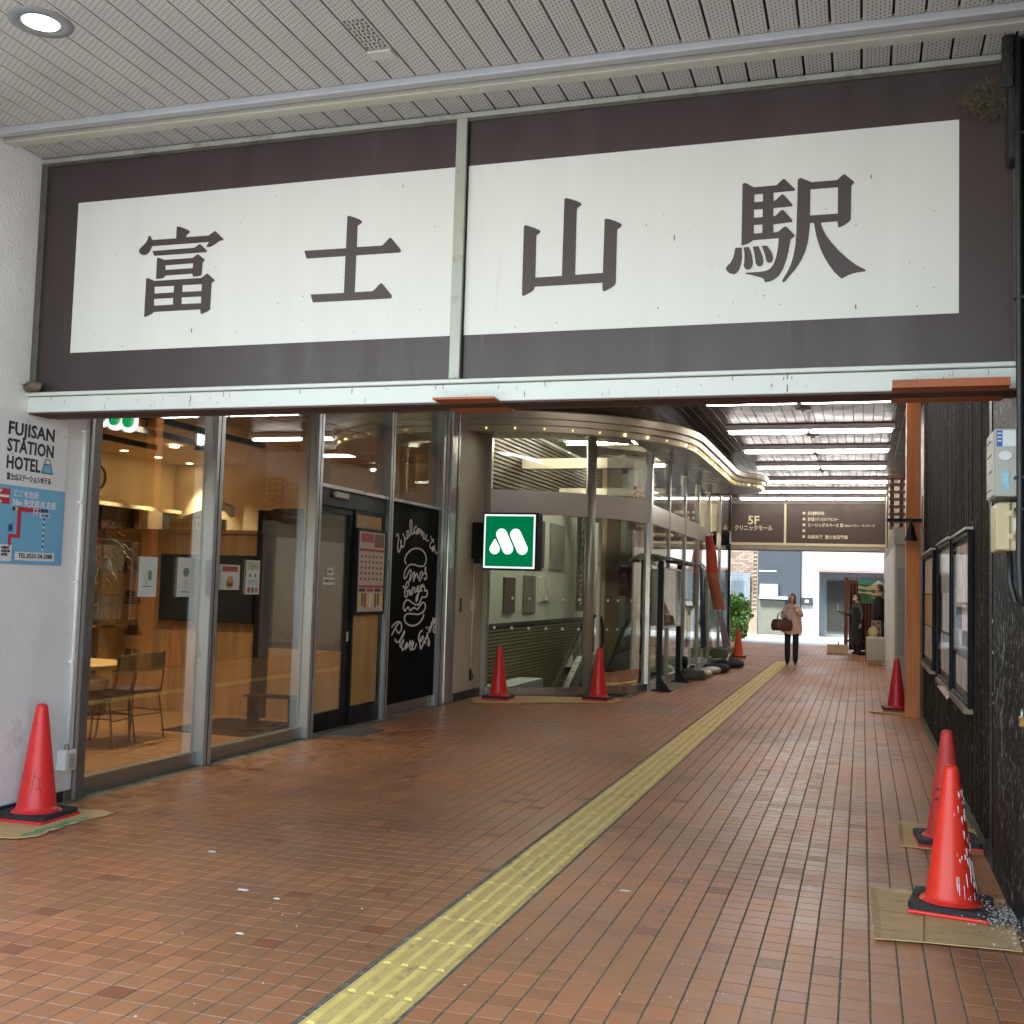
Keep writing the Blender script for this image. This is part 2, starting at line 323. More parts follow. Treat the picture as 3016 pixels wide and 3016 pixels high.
TR = json.loads('''{"kanji_fu":[[[-4137,3771],[-4118,3768],[-4082,3754],[-4054,3741],[-4045,3731],[-4049,3723],[-4066,3712],[-4071,3698],[-3908,3696],[-3893,3704],[-3864,3721],[-3858,3721],[-3800,3669],[-3798,3663],[-3806,3658],[-3825,3657],[-3850,3641],[-3880,3626],[-3898,3622],[-3916,3624],[-3917,3629],[-3909,3642],[-3901,3655],[-4318,3657],[-4325,3640],[-4336,3620],[-4355,3606],[-4376,3602],[-4398,3608],[-4414,3623],[-4416,3635],[-4407,3649],[-4386,3666],[-4367,3682],[-4354,3702],[-4350,3722],[-4343,3726],[-4334,3722],[-4326,3710],[-4321,3697],[-4142,3695],[-4142,3767]],[[-4314,3625],[-4004,3625],[-3972,3645],[-3963,3645],[-3913,3601],[-3913,3593],[-3921,3591],[-4299,3593]],[[-4276,3577],[-4270,3580],[-4218,3561],[-4013,3561],[-3984,3581],[-3974,3581],[-3927,3546],[-3928,3539],[-3941,3526],[-3943,3453],[-3950,3445],[-3976,3441],[-4001,3441],[-4008,3448],[-4010,3461],[-4209,3460],[-4214,3450],[-4231,3443],[-4274,3442],[-4277,3449]],[[-4212,3526],[-4008,3527],[-4010,3495],[-4210,3496]],[[-4350,3448],[-4341,3453],[-4321,3445],[-4285,3430],[-3943,3429],[-3930,3438],[-3906,3454],[-3899,3453],[-3847,3410],[-3849,3406],[-3869,3393],[-3870,3225],[-3887,3214],[-3930,3199],[-3936,3203],[-3941,3230],[-4283,3230],[-4292,3219],[-4342,3200],[-4351,3203]],[[-4285,3392],[-4140,3390],[-4141,3348],[-4283,3348]],[[-4079,3391],[-3938,3389],[-3938,3346],[-4079,3347]],[[-4284,3314],[-4142,3313],[-4141,3270],[-4282,3270]],[[-4081,3313],[-3938,3312],[-3938,3268],[-4079,3270]]],"kanji_ji":[[[-2946,3748],[-2939,3748],[-2903,3735],[-2869,3720],[-2853,3707],[-2855,3699],[-2868,3691],[-2881,3683],[-2882,3665],[-2881,3553],[-2718,3551],[-2705,3560],[-2672,3593],[-2660,3594],[-2595,3517],[-2595,3507],[-2606,3502],[-2883,3503],[-2884,3280],[-2767,3280],[-2752,3291],[-2721,3323],[-2707,3323],[-2642,3248],[-2642,3236],[-2651,3230],[-3158,3233],[-3176,3282],[-2954,3280],[-2953,3504],[-3214,3505],[-3230,3554],[-2952,3551],[-2951,3745]]],"kanji_san":[[[-1600,3747],[-1570,3738],[-1532,3723],[-1511,3711],[-1507,3702],[-1514,3694],[-1531,3685],[-1534,3666],[-1534,3304],[-1376,3306],[-1373,3607],[-1368,3610],[-1348,3607],[-1307,3591],[-1280,3576],[-1275,3565],[-1283,3556],[-1299,3546],[-1301,3534],[-1303,3245],[-1307,3234],[-1329,3218],[-1365,3201],[-1374,3206],[-1376,3219],[-1377,3251],[-1767,3250],[-1770,3235],[-1782,3223],[-1807,3211],[-1833,3200],[-1840,3208],[-1841,3242],[-1841,3600],[-1834,3609],[-1818,3604],[-1775,3587],[-1747,3573],[-1742,3562],[-1751,3554],[-1765,3547],[-1766,3526],[-1765,3302],[-1610,3303],[-1607,3741]]],"kanji_eki":[[[-624,3743],[-614,3748],[-602,3745],[-565,3720],[-446,3721],[-437,3731],[-413,3752],[-405,3750],[-351,3692],[-351,3684],[-462,3682],[-461,3637],[-451,3640],[-420,3669],[-410,3668],[-363,3610],[-364,3602],[-372,3600],[-461,3599],[-462,3555],[-450,3556],[-421,3585],[-409,3584],[-363,3527],[-364,3517],[-373,3516],[-461,3510],[-459,3467],[-437,3469],[-426,3477],[-402,3495],[-392,3493],[-350,3445],[-351,3439],[-370,3424],[-375,3401],[-381,3360],[-392,3315],[-407,3271],[-427,3235],[-450,3216],[-474,3205],[-498,3203],[-503,3210],[-506,3221],[-518,3228],[-546,3238],[-574,3247],[-601,3253],[-601,3258],[-597,3260],[-562,3260],[-526,3260],[-494,3264],[-473,3275],[-457,3295],[-446,3327],[-438,3364],[-433,3405],[-432,3435],[-565,3433],[-577,3423],[-601,3413],[-621,3408],[-625,3414]],[[-561,3680],[-516,3681],[-516,3639],[-561,3638]],[[-562,3598],[-516,3598],[-516,3555],[-562,3554]],[[-562,3515],[-517,3515],[-517,3469],[-561,3468]],[[-657,3398],[-623,3397],[-621,3339],[-626,3305],[-635,3277],[-649,3259],[-663,3255],[-684,3261],[-700,3276],[-705,3291],[-697,3303],[-679,3321],[-667,3346],[-661,3370]],[[-613,3397],[-587,3399],[-576,3377],[-568,3348],[-563,3314],[-567,3289],[-579,3277],[-591,3275],[-605,3283],[-611,3300],[-608,3325],[-608,3359]],[[-566,3398],[-536,3399],[-524,3370],[-513,3340],[-509,3315],[-513,3296],[-525,3288],[-539,3292],[-549,3307],[-552,3330],[-558,3368]],[[-520,3399],[-492,3399],[-476,3377],[-464,3353],[-459,3330],[-463,3312],[-475,3304],[-489,3309],[-497,3324],[-502,3352],[-512,3381]],[[-338,3739],[-330,3749],[-318,3748],[-267,3722],[-140,3722],[-129,3732],[-108,3750],[-100,3749],[-53,3704],[-69,3685],[-70,3511],[-75,3499],[-98,3482],[-125,3470],[-133,3473],[-135,3503],[-220,3502],[-210,3468],[-190,3429],[-163,3391],[-128,3347],[-85,3304],[-47,3271],[-16,3251],[5,3239],[6,3234],[-1,3230],[-31,3228],[-58,3223],[-81,3215],[-110,3200],[-119,3204],[-150,3237],[-177,3277],[-201,3320],[-224,3374],[-242,3437],[-254,3504],[-274,3504],[-277,3460],[-283,3407],[-296,3355],[-317,3307],[-348,3259],[-375,3228],[-398,3200],[-406,3197],[-412,3203],[-407,3215],[-387,3249],[-368,3289],[-355,3338],[-346,3395],[-342,3465],[-340,3589]],[[-273,3684],[-135,3684],[-135,3544],[-274,3544]]],"chalk":[[[11864,2106],[11910,2140],[11938,2116],[11947,2079],[11927,2015],[11931,1962],[11960,1927],[12009,1965],[12026,2007],[12018,2040],[12020,2074]],[[12025,2020],[12049,1991],[12090,1995],[12125,2024],[12126,2075],[12111,2117],[12071,2152]],[[12112,2112],[12167,2094],[12229,2118],[12247,2158],[12223,2191],[12186,2180],[12189,2146],[12229,2123],[12312,2165],[12337,2249],[12326,2312],[12297,2332],[12273,2296],[12278,2236],[12305,2178],[12345,2159],[12398,2183],[12416,2227],[12458,2260],[12482,2248]],[[12418,2210],[12410,2179],[12444,2173],[12476,2187],[12507,2220],[12539,2234],[12553,2209],[12528,2173],[12500,2171],[12497,2197],[12552,2222],[12596,2233],[12609,2217],[12595,2181],[12621,2204],[12666,2215],[12669,2189],[12643,2153],[12681,2181],[12726,2192],[12729,2166],[12709,2130],[12733,2118],[12789,2142],[12815,2179],[12806,2152],[12802,2125],[12840,2101],[12892,2112]],[[12958,2169],[12991,2135],[13068,2089]],[[13058,2129],[12994,2099],[12949,2070],[12946,2034],[12990,2013],[13037,2029],[13096,2049],[13086,2022],[13042,1975],[13022,1997],[13050,2016],[13099,2009],[13127,1974],[13178,1953],[13207,1972]],[[12194,1794],[12159,1827],[12165,1869],[12225,1918],[12319,1960],[12427,1986],[12550,1993],[12664,1982],[12760,1951],[12816,1909],[12832,1860],[12807,1811],[12752,1783],[12660,1774],[12546,1780],[12434,1792],[12346,1790],[12271,1771],[12199,1731],[12161,1687],[12148,1645],[12167,1615],[12219,1634],[12288,1699],[12340,1725],[12354,1691],[12336,1648],[12315,1588],[12361,1614],[12422,1680],[12453,1702],[12467,1672],[12449,1624],[12441,1585],[12482,1629],[12532,1686],[12569,1652],[12571,1626]],[[12617,1618],[12647,1671],[12689,1711],[12725,1690],[12717,1655],[12675,1610],[12631,1592],[12617,1618]],[[12727,1668],[12806,1700],[12835,1767],[12807,1753],[12810,1718],[12854,1679],[12864,1639],[12825,1612],[12783,1634]],[[12127,1528],[12177,1501],[12241,1506],[12298,1536],[12295,1570],[12256,1578],[12211,1539],[12189,1488],[12189,1429],[12219,1393],[12261,1404],[12273,1446],[12233,1476],[12288,1464],[12324,1481],[12328,1442],[12341,1417],[12376,1451],[12384,1490],[12382,1447],[12401,1419],[12431,1455],[12437,1507]],[[12415,1511],[12460,1503],[12487,1512],[12495,1477],[12509,1451],[12541,1465],[12561,1495],[12597,1532],[12606,1500],[12575,1465],[12620,1469],[12612,1430],[12594,1378],[12564,1337],[12544,1365],[12569,1404],[12622,1447],[12676,1478],[12707,1513],[12704,1544],[12671,1526],[12663,1491],[12688,1469],[12733,1474]],[[12741,1514],[12761,1553],[12763,1527],[12804,1523],[12820,1474],[12838,1468],[12884,1481],[12904,1457],[12901,1422],[12869,1393],[12799,1393],[12752,1395],[12720,1373],[12677,1334],[12635,1304],[12579,1296],[12511,1305],[12397,1335],[12308,1357],[12244,1355],[12193,1328],[12169,1295],[12178,1252],[12213,1227],[12253,1247],[12311,1272],[12340,1251],[12369,1227],[12428,1245],[12492,1262],[12549,1253],[12606,1241],[12660,1273],[12725,1312],[12782,1325],[12841,1307],[12856,1271],[12825,1227],[12758,1198],[12646,1180],[12511,1184],[12378,1190],[12280,1188],[12218,1168],[12205,1134],[12235,1095],[12313,1064],[12423,1046],[12523,1044],[12634,1060],[12722,1093],[12787,1136],[12812,1179]],[[11840,1039],[11893,1070],[11963,1093],[12034,1102],[12098,1086],[12128,1043],[12116,1002],[12057,966],[12014,980],[11970,1015]],[[12046,1087],[11987,1056],[11929,1016],[11848,948]],[[11954,908],[11961,883],[12014,860],[12076,870],[12145,918],[12213,983],[12215,962],[12166,917],[12106,886],[12094,845],[12124,797],[12173,837],[12201,882],[12161,854],[12154,813],[12180,757],[12221,776]],[[12241,788],[12291,832],[12322,839],[12294,798],[12265,766],[12327,793],[12388,828],[12407,864],[12422,823],[12414,789],[12392,790],[12428,750],[12460,761],[12510,823],[12485,854],[12459,830],[12480,782],[12505,748],[12570,769],[12605,819]],[[12790,976],[12723,958],[12681,920],[12673,877],[12711,832],[12767,852],[12822,876],[12808,903],[12752,883],[12721,845],[12725,801],[12753,748],[12807,785],[12849,840],[12887,808],[12895,838],[12892,878],[12928,863],[12951,942],[12973,888],[13024,846],[13040,806],[13013,774],[12986,808],[13012,851]],[[12920,1018],[12923,990]],[[13016,940],[13000,990],[13033,1015],[13059,988],[13028,944],[13060,983],[13092,1023]],[[13087,1077],[13079,1032],[13127,1040],[13131,1125],[13174,1061],[13216,1128],[13210,1060],[13225,970],[13191,935],[13157,972],[13177,1021]]],"mlogo":[[[-4856,2066],[-4854,2133],[-4790,2227],[-4766,2227],[-4695,2116],[-4703,2049],[-4743,2004],[-4803,1995]]]}''')
# ---------------------------------------------------------------- common materials
W_PLASTER = M('white_plaster', srgb(232, 233, 233), .85, var=.05, scale=3, bump=.55, bscale=55, dirt=srgb(170, 168, 160), dscale=1.5, dth=.62)
CREAM = M('cream_paint', srgb(196, 186, 166), .6, var=.05, scale=2, dirt=srgb(150, 138, 115), dscale=2.5, dth=.6)
ALU = M('aluminium', srgb(178, 182, 182), .32, .55, var=.08, scale=3, stretch=(6, 6, .5), dirt=srgb(128, 126, 118), dscale=2, dth=.62)
STEEL = M('stainless_band', srgb(212, 208, 198), .28, .2, var=.02, scale=1.5, rv=.02)
STEELV = M('stainless_upright', srgb(186, 186, 182), .24, .6, var=.04, scale=1.5, rv=.05)
BEAMW = M('white_enamel', srgb(205, 212, 208), .35, var=.05, scale=3, dirt=srgb(120, 112, 96), dscale=6, dth=.66)
BLACKM = M('black_metal', (.006, .007, .008), .5, var=.3, scale=8, spec=.25)
NAVY = fleck_mat('navy_paint', (.009, .015, .030), (.5, .5, .48), 60, .72, (1, 1, .4), .45, .1)
GROUT = grout_mat()
BROWN = M('sign_brown', srgb(62, 52, 54), .42, var=.1, scale=.9, stretch=(5, 5, .5), dirt=srgb(84, 76, 76), dscale=2, dth=.6)
SIGNW = M('sign_white', srgb(216, 219, 218), .5, var=.03, scale=.8, stretch=(6, 6, .45), dirt=srgb(196, 194, 184), dscale=1.1, dth=.66)
INK = M('print_dark', srgb(28, 28, 44), .5, var=.1)
WHITEP = M('print_white', (.8, .8, .78), .5, var=.03)
RUBBER = M('black_rubber', (.02, .021, .023), .75, var=.35, scale=14, bump=.2)
CARD = M('cardboard', srgb(212, 178, 124), .85, var=.12, scale=5, bump=.25, bscale=30, stretch=(1, 6, 1), dirt=srgb(140, 112, 72), dscale=3)
PANE = GLASS('pane_glass', (.95, .965, .95), .42)
WARM = EM('warm_lamp', (1, .78, .5), 9)
TUBE = EM('tube_light', (1, .94, .88), 6.2)

# ---------------------------------------------------------------- ground, floor and its tiles
GY = M('plaza_concrete', srgb(188, 186, 178), .85, var=.1, scale=1.2, world=True, bump=.3)
b = MB().box(-90, -90, -.6, 90, 1.2, -.03).box(-90, 35.3, -.6, 90, 160, -.12)
b.box(-90, 1.2, -.6, -14, 35.3, -.03).box(8, 1.2, -.6, 90, 35.3, -.03)
struct(b.build('street', GY))
floor = struct(MB().box(-5.6, 1.2, -.3, .95, 15.2, .0042).box(-3.3, 15.2, -.3, .95, 35.3, .0042).box(-5.6, 27.6, -.3, -3.3, 35.3, .0042).build('floor', GROUT))
TX, TY = .1147, .1175
tm = tile_mat()
def tile_shape(gx, gy, ch=.0011, h=.0055):
    a, b2 = (TX - gx) / 2, (TY - gy) / 2
    v = [(-a, -b2, -.004), (a, -b2, -.004), (a, b2, -.004), (-a, b2, -.004), (-a, -b2, h - ch), (a, -b2, h - ch), (a, b2, h - ch), (-a, b2, h - ch),
         (-a + ch, -b2 + ch, h), (a - ch, -b2 + ch, h), (a - ch, b2 - ch, h), (-a + ch, b2 - ch, h)]
    f = [(8, 9, 10, 11)] + [(i, (i + 1) % 4, 4 + (i + 1) % 4, 4 + i) for i in range(4)] + [(4 + i, 4 + (i + 1) % 4, 8 + (i + 1) % 4, 8 + i) for i in range(4)]
    return v, f
tv, tf = tile_shape(.0078, .0058)
tmesh = []
for k in range(4):
    me = bpy.data.meshes.new('tile'); 
    jit = [(x + rnd.uniform(-.0007, .0007), y + rnd.uniform(-.0007, .0007), z) for x, y, z in tv]
    me.from_pydata(jit, [], tf); me.materials.append(tm); tmesh.append(me)
def in_floor(x, y):
    if x < -5.17 or x > .78: return False
    if -1.885 < x < -1.575 and 1.6 < y < 26.2: return False
    if y > 14.6 and x < -3.15:
        if y > 27.6: return True
        return y < 14.75 + max(0, (x + 5.15)) * .45 and y < 16.5
    return True
cells = []
for i in range(-36, 22):
    cx = -1.564 + (i + .5) * TX
    for j in range(-24, 265):
        cy = 4.2222 + (j + .5) * TY
        if in_floor(cx, cy) and cy < 35.25: cells.append((cx, cy))
def px_area(x, y):
    d = Vector((x, y, -1.57)); zc = d.dot(_f)
    if zc < .5: return -1
    u, v = d.dot(_r) / zc, d.dot(_u) / zc
    if abs(u) > .475 or abs(v) > .475: return -1
    return 1 / zc ** 3
cells.sort(key=lambda c: -px_area(*c))
for k, (x, y) in enumerate(cells[:300]):
    o = bpy.data.objects.new('tile', tmesh[k % 4]); col.objects.link(o); o.parent = floor; o.location = (x, y, rnd.uniform(-.0003, .0003))
    o.rotation_euler = (rnd.uniform(-.0015, .0015), rnd.uniform(-.0015, .0015), rnd.uniform(-.006, .006))
rest = np.array(cells[300:]); nR = len(rest); V = np.array(tv)
rs = np.random.RandomState(3)
allv = (V[None] + np.concatenate([rest, rs.uniform(-.0003, .0003, (nR, 1))], 1)[:, None, :])
allv[:, :, 2] += V[None, :, 0] * rs.uniform(-.0015, .0015, (nR, 1)) + V[None, :, 1] * rs.uniform(-.002, .002, (nR, 1))
F = np.array(tf)[None] + (np.arange(nR) * 12)[:, None, None]
me = bpy.data.meshes.new('tiles'); me.vertices.add(nR * 12); me.vertices.foreach_set('co', allv.ravel())
me.loops.add(nR * 36); me.loops.foreach_set('vertex_index', F.ravel()); me.polygons.add(nR * 9)
me.polygons.foreach_set('loop_start', np.arange(nR * 9) * 4); me.update(calc_edges=True); me.polygons.foreach_set('use_smooth', np.zeros(nR * 9, dtype=bool)); me.materials.append(tm)
o = bpy.data.objects.new('tiles', me); col.objects.link(o); o.parent = floor; stuff(o)
# pale grit and specks lying about the floor
b = MB()
for k in range(150):
    y = 3.4 + 11 * rnd.random() ** 1.6; x = rnd.uniform(-.72 * y, .12 * y); x = max(-5, min(.6, x)); s = rnd.uniform(.002, .006); a = rnd.uniform(0, 3)
    b.obox((x, y, .0065), (s * rnd.uniform(1, 2.4), s, .003), a)
stuff(b.build('floor_specks', M('speck', (.62, .6, .55), .8)))
for px, py, s, lab in ((-3.52, 5.55, .018, 'farthest white paper scrap before the shop glass'), (-2.95, 4.95, .02, 'largest white paper scrap on the open floor'), (-2.72, 4.88, .012, 'tiny white scrap beside the largest one'), (-2.6, 4.35, .014, 'white scrap nearest the front of the floor'), (-1.16, 5.72, .02, 'white scrap lying past the tactile strip')):
    b = MB().lathe([(s, 0), (s * .9, .002), (s * .3, .004)], (px, py, .006), 9, sx=1.6, sy=.7)
    tag(b.build('paper_scrap', M('scrap', (.75, .73, .7), .8)), lab, 'litter', 'paper scraps on the floor')

# tactile guide strip: ribbed yellow tiles
YEL = M('tactile_yellow', srgb(222, 190, 112), .6, var=.14, scale=7, world=True, bump=.4, bscale=90, dirt=srgb(150, 126, 82), dscale=5, dth=.54)
YELB = M('tactile_bar', srgb(240, 212, 120), .5, var=.1, scale=9, world=True, dirt=srgb(168, 140, 84), dscale=7, dth=.56)
strip = struct(MB().box(-1.885, 1.6, -.25, -1.575, 26.2, -.003).build('tactile_strip', GROUT))
def bar_shape(mb, x, y0, y1):
    w, t, z0, z1 = .019, .012, .0062, .0115
    vs = [(x - w, y0, z0), (x + w, y0, z0), (x + w, y1, z0), (x - w, y1, z0), (x - t, y0 + .011, z1), (x + t, y0 + .011, z1), (x + t, y1 - .011, z1), (x - t, y1 - .011, z1)]
    mb.add(vs, [(4, 5, 6, 7), (0, 1, 5, 4), (1, 2, 6, 5), (2, 3, 7, 6), (3, 0, 4, 7)], 1)
b = MB().box(-.153, -.1622, -.003, .153, .1622, .006, 0)
for q in (-.13 + .0, -.052, .026, .104): bar_shape(b, q + .012, -.158, .158)
proto = b.build('tactile_tile', [YEL, YELB], strip, local=True); proto.location = (-1.73, 4.405, 0)
for k in range(-8, 66):
    if k == 0: continue
    o = proto.copy(); col.objects.link(o); o.location = (-1.73 + rnd.uniform(-.0015, .0015), 4.405 + k * .3303, rnd.uniform(-.0006, .0006)); o.rotation_euler = (0, 0, rnd.uniform(-.003, .003))
struct(MB().box(-5.1, 27.80, -.003, .5, 27.86, .008).build('drain_channel', BLACKM))

# ---------------------------------------------------------------- ceilings
PX0 = -1.885
SOF = perf_mat('soffit_perforated', srgb(184, 185, 182), PX0, .1433, .5)
INNC = perf_mat('corridor_panel', srgb(82, 75, 63), PX0, .145, .42, holes=False)
DARKGAP = M('ceiling_gap', (.035, .032, .028), .8)
def panels(name, mat, x_lo, x_hi, pitch, ys, z, back_label):
    root = struct(MB().box(x_lo - .2, ys[0][0], z + .03, x_hi + .2, ys[-1][1], z + .35).build(name, DARKGAP))
    b = MB().box(-pitch / 2 + .006, 0, 0, pitch / 2 - .006, 1, .018)
    k0 = math.floor((x_lo - PX0) / pitch); p = None
    for k in range(k0, math.ceil((x_hi - PX0) / pitch)):
        cx = PX0 + (k + .5) * pitch
        for y0, y1 in ys:
            if p is None: p = b.build('ceiling_panel', mat, root, local=True, bevel=.003); o = p
            else: o = p.copy(); col.objects.link(o)
            o.location = (cx, y0 + .006, z + rnd.uniform(0, .0012)); o.scale = (1, y1 - y0 - .012, 1); o.rotation_euler = (0, rnd.uniform(-.004, .004), 0)
    return root
panels('soffit', SOF, -5.9, 1.35, .1433, ((-.2, 5.30),), 4.30, '')
panels('soffit_inner', SOF, -5.3, .86, .1433, ((5.53, 5.83),), 4.30, '')
panels('corridor_ceiling', INNC, -5.3, .86, .145, ((5.95, 10.9), (10.9, 16.0), (16.0, 21.6), (21.6, 27), (27, 31.95)), 4.30, '')
t = thing('soffit_rail', 'grey aluminium expansion rail running across the perforated soffit above the sign', 'rail', (-1.9, 5.4, 4.28))
MB().box(-6, 5.30, 4.268, 1.0, 5.365, 4.33).build('front_flange', M('rail_grey', srgb(168, 172, 176), .35, var=.05), t, bevel=.008, seg=2)
MB().box(-6, 5.375, 4.30, 1.0, 5.425, 4.335).build('gap_seal', M('rust_seal', srgb(88, 80, 66), .9, var=.4, scale=9, dirt=srgb(150, 120, 70), dscale=4, dth=.5), t)
MB().box(-6, 5.43, 4.272, 1.0, 5.475, 4.33).box(-6, 5.475, 4.28, 1.0, 5.53, 4.33).build('rear_flange', M('rail_white', srgb(186, 188, 176), .5, var=.08, dirt=srgb(132, 120, 84), dscale=6, dth=.58), t, bevel=.004)
# the storeys above the passage
UP = M('upper_wall', srgb(150, 146, 138), .8, var=.08, world=True)
t = thing('station_building', 'storeys of the station building over the tiled passage', 'building', (-2, 20, 4.9))
MB().box(-14, 5.85, 4.66, 8, 34, 11).box(-6.2, -.3, 4.66, 1.6, 5.85, 5.3).build('upper_storeys', UP, t)
MB().box(-13.9, 5.9, -.03, -13.7, 34, 4.66).box(-13.7, 33.8, -.03, -5.6, 34, 4.66).box(.97, 1.8, -.03, 7.9, 33.9, 4.66).build('outer_wall', UP, t)

# round recessed downlight over the near left corner
t = thing('downlight', 'round recessed downlight lit in the perforated soffit', 'ceiling light', (-3.915, 4.285, 4.30))
n = 40; b = MB().lathe([(.155, 0), (.152, -.006), (.098, -.006), (.094, .002)], (-3.915, 4.285, 4.30), n, close=False)
b.build('trim_ring', M('trim_grey', srgb(128, 132, 134), .5), t, smooth=True)
MB().lathe([(.098, -.006), (.094, -.009), (.088, -.005), (.086, -.002)], (-3.915, 4.285, 4.30), n, close=False).build('reflector', M('chrome', (.7, .7, .68), .15, 1.), t, smooth=True)
MB().lathe([(.0861, 0), (.07, -.003)], (-3.915, 4.285, 4.2965), n).build('lamp', EM('downlamp', (1, .96, .88), 5), t)
t = thing('ceiling_vent', 'small perforated vent cover set between soffit strips', 'vent', (-2.38, 4.85, 4.297))
MB().box(-2.455, 4.96, 4.285, -2.32, 5.05, 4.2985).build('cover_plate', M('vent_plate', srgb(190, 186, 178), .5), t, bevel=.004)
b = MB()
for i in range(5):
    for j in range(9): b.box(-2.44 + i * .024 + (j % 2) * .006, 4.66 + j * .033, 4.2965, -2.434 + i * .024 + (j % 2) * .006, 4.677 + j * .033, 4.2995)
b.build('slots', M('vent_slot', srgb(84, 80, 74), .8), t)

# ---------------------------------------------------------------- station name board
t = sign = thing('station_sign', 'wide brown and white board with four large characters naming the station', 'sign', (-2.23, 5.8, 2.73))
for x0, x1 in ((-5.15, -2.262), (-2.188, .70)):
    MB().box(x0, 5.80, 2.735, x1, 5.835, 4.245).build('backing_panel', BROWN, t)
for x0, x1 in ((-4.905, -2.262), (-2.188, .45)):
    MB().box(x0, 5.797, 2.992, x1, 5.7995, 3.985).build('white_panel', SIGNW, t)
for nm in ('kanji_fu', 'kanji_ji', 'kanji_san', 'kanji_eki'):
    curve_mesh(dict(kanji_fu='character', kanji_ji='character', kanji_san='character', kanji_eki='character')[nm], TR[nm], .002, M('sign_ink', srgb(66, 57, 60), .45, var=.05), t, lambda a, b_, c: (a, 5.7945 - c, b_))
FR = M('frame_dark', srgb(92, 92, 86), .45, .3, var=.1, dirt=srgb(60, 58, 52), dscale=5)
FRL = M('frame_light', srgb(166, 170, 160), .4, .2, var=.06, dirt=srgb(110, 104, 88), dscale=5)
MB().box(-5.2, 5.775, 4.245, .72, 5.85, 4.262).build('top_rail', FR, t, bevel=.003)
MB().box(-5.2, 5.765, 4.262, .72, 5.85, 4.292).build('upper_rail', FRL, t, bevel=.004)
MB().box(-5.198, 5.775, 2.735, -5.15, 5.85, 4.245).build('side_rail', FR, t, bevel=.003)
MB().box(.70, 5.775, 2.735, .722, 5.85, 4.245).build('side_rail', FR, t, bevel=.003)
MB().box(-2.258, 5.762, 2.735, -2.192, 5.84, 4.262).build('mullion', FRL, t, bevel=.006, seg=2)
MB().box(-2.192, 5.785, 2.74, -2.185, 5.82, 4.24).build('mullion_shadow_gap', BLACKM, t)
# fly marks and scratches on the board
b = MB()
for k in range(75):
    x = rnd.triangular(-5.0, .68, .4) if k % 3 else rnd.uniform(-5, .68); z = rnd.uniform(2.76, 4.2) if k % 4 else rnd.uniform(2.9, 3.2)
    b.obox((x, 5.7935, z), (rnd.uniform(.003, .006), .0006, rnd.uniform(.002, .009) * (4 if rnd.random() < .08 else 1)), 0)
stuff(b.build('fly_marks', M('fly_mark', srgb(92, 88, 78), .8), t))
t = beam = thing('lintel_beam', 'pale enamelled steel beam under the station name board', 'beam', (-2.2, 5.8, 2.6))
MB().box(-5.2, 5.775, 2.603, .72, 5.97, 2.705).build('web', BEAMW, t, bevel=.006, seg=2)
MB().box(-5.2, 5.755, 2.709, .72, 5.97, 2.732).build('upper_flange', BEAMW, t, bevel=.004)
MB().box(-5.19, 5.78, 2.592, .71, 5.965, 2.6025).build('drip_edge', M('beam_under', srgb(70, 50, 44), .7), t)
b = MB()
for k in range(48):
    x = rnd.uniform(-5.1, .6); b.obox((x, 5.7735, rnd.uniform(2.62, 2.7)), (rnd.uniform(.001, .006), .001, rnd.uniform(.003, .04)), 0)
stuff(b.build('stains', M('beam_stain', srgb(128, 122, 108), .8), t))
MB().box(-5.19, 5.98, 2.60, .95, 6.06, 4.6).build('inner_lining', M('lining', srgb(96, 84, 72), .7), t)

# boards fixed below swallow nests
BRD = wood_mat('varnished_board', srgb(150, 78, 38), srgb(176, 96, 50), .45, axis=0)
for lab, x0, x1 in (('orange brown plywood board jutting out below the middle of the white beam', -2.31, -1.95), ('long orange brown board under the white beam at the dark wall', .135, .672)):
    t = thing('nest_board', lab, 'board', ((x0 + x1) / 2, 5.85, 2.58), group='boards under the beam')
    b = MB().add([(x0, 5.665, 2.60), (x1, 5.67, 2.60), (x1, 6.06, 2.588), (x0, 6.06, 2.588), (x0, 5.665, 2.612), (x1, 5.67, 2.612), (x1, 6.06, 2.6), (x0, 6.06, 2.6)],
                 [(0, 3, 2, 1), (4, 5, 6, 7), (0, 1, 5, 4), (1, 2, 6, 5), (2, 3, 7, 6), (3, 0, 4, 7)])
    b.build('plank', BRD, t)
    if x0 > 0: MB().box(x0, 5.672, 2.612, x1, 5.69, 2.64).build('upstand', BRD, t)
# nests
def nest(name, lab, c, rx, ry, rz_, mat, n=260, wild=1.):
    t = thing(name, lab, 'nest', c)
    b = MB(); b.ell(c, (rx * .8, ry * .8, rz_ * .7), 14)
    vs = [Vector(v) for v in b.v]; b.v = [tuple(v + Vector((noise.noise(v * 40), noise.noise(v * 40 + Vector((9, 0, 0))), noise.noise(v * 40 + Vector((0, 9, 0))))) * .02) for v in vs]
    b.build('nest_mass', mat, t, smooth=True)
    s = MB()
    for k in range(n):
        d = Vector((rnd.gauss(0, 1), rnd.gauss(0, 1), rnd.gauss(0, 1))).normalized(); p = Vector(c) + Vector((d.x * rx * rnd.uniform(.6, 1.1), min(d.y * ry, ry * .9), d.z * rz_ * rnd.uniform(.6, 1.1)))
        q = p + Vector((rnd.uniform(-1, 1), rnd.uniform(-.6, .3), rnd.uniform(-1.2, .5))) * .045 * wild
        m_ = (p + q) / 2 + Vector((rnd.uniform(-1, 1), 0, rnd.uniform(-1, 1))) * .008
        s.tube([p, m_, q], .0012, 3)
    stuff(s.build('straw', M(name + '_straw', srgb(98, 90, 72), .9, var=.4, scale=30), t))
    return t
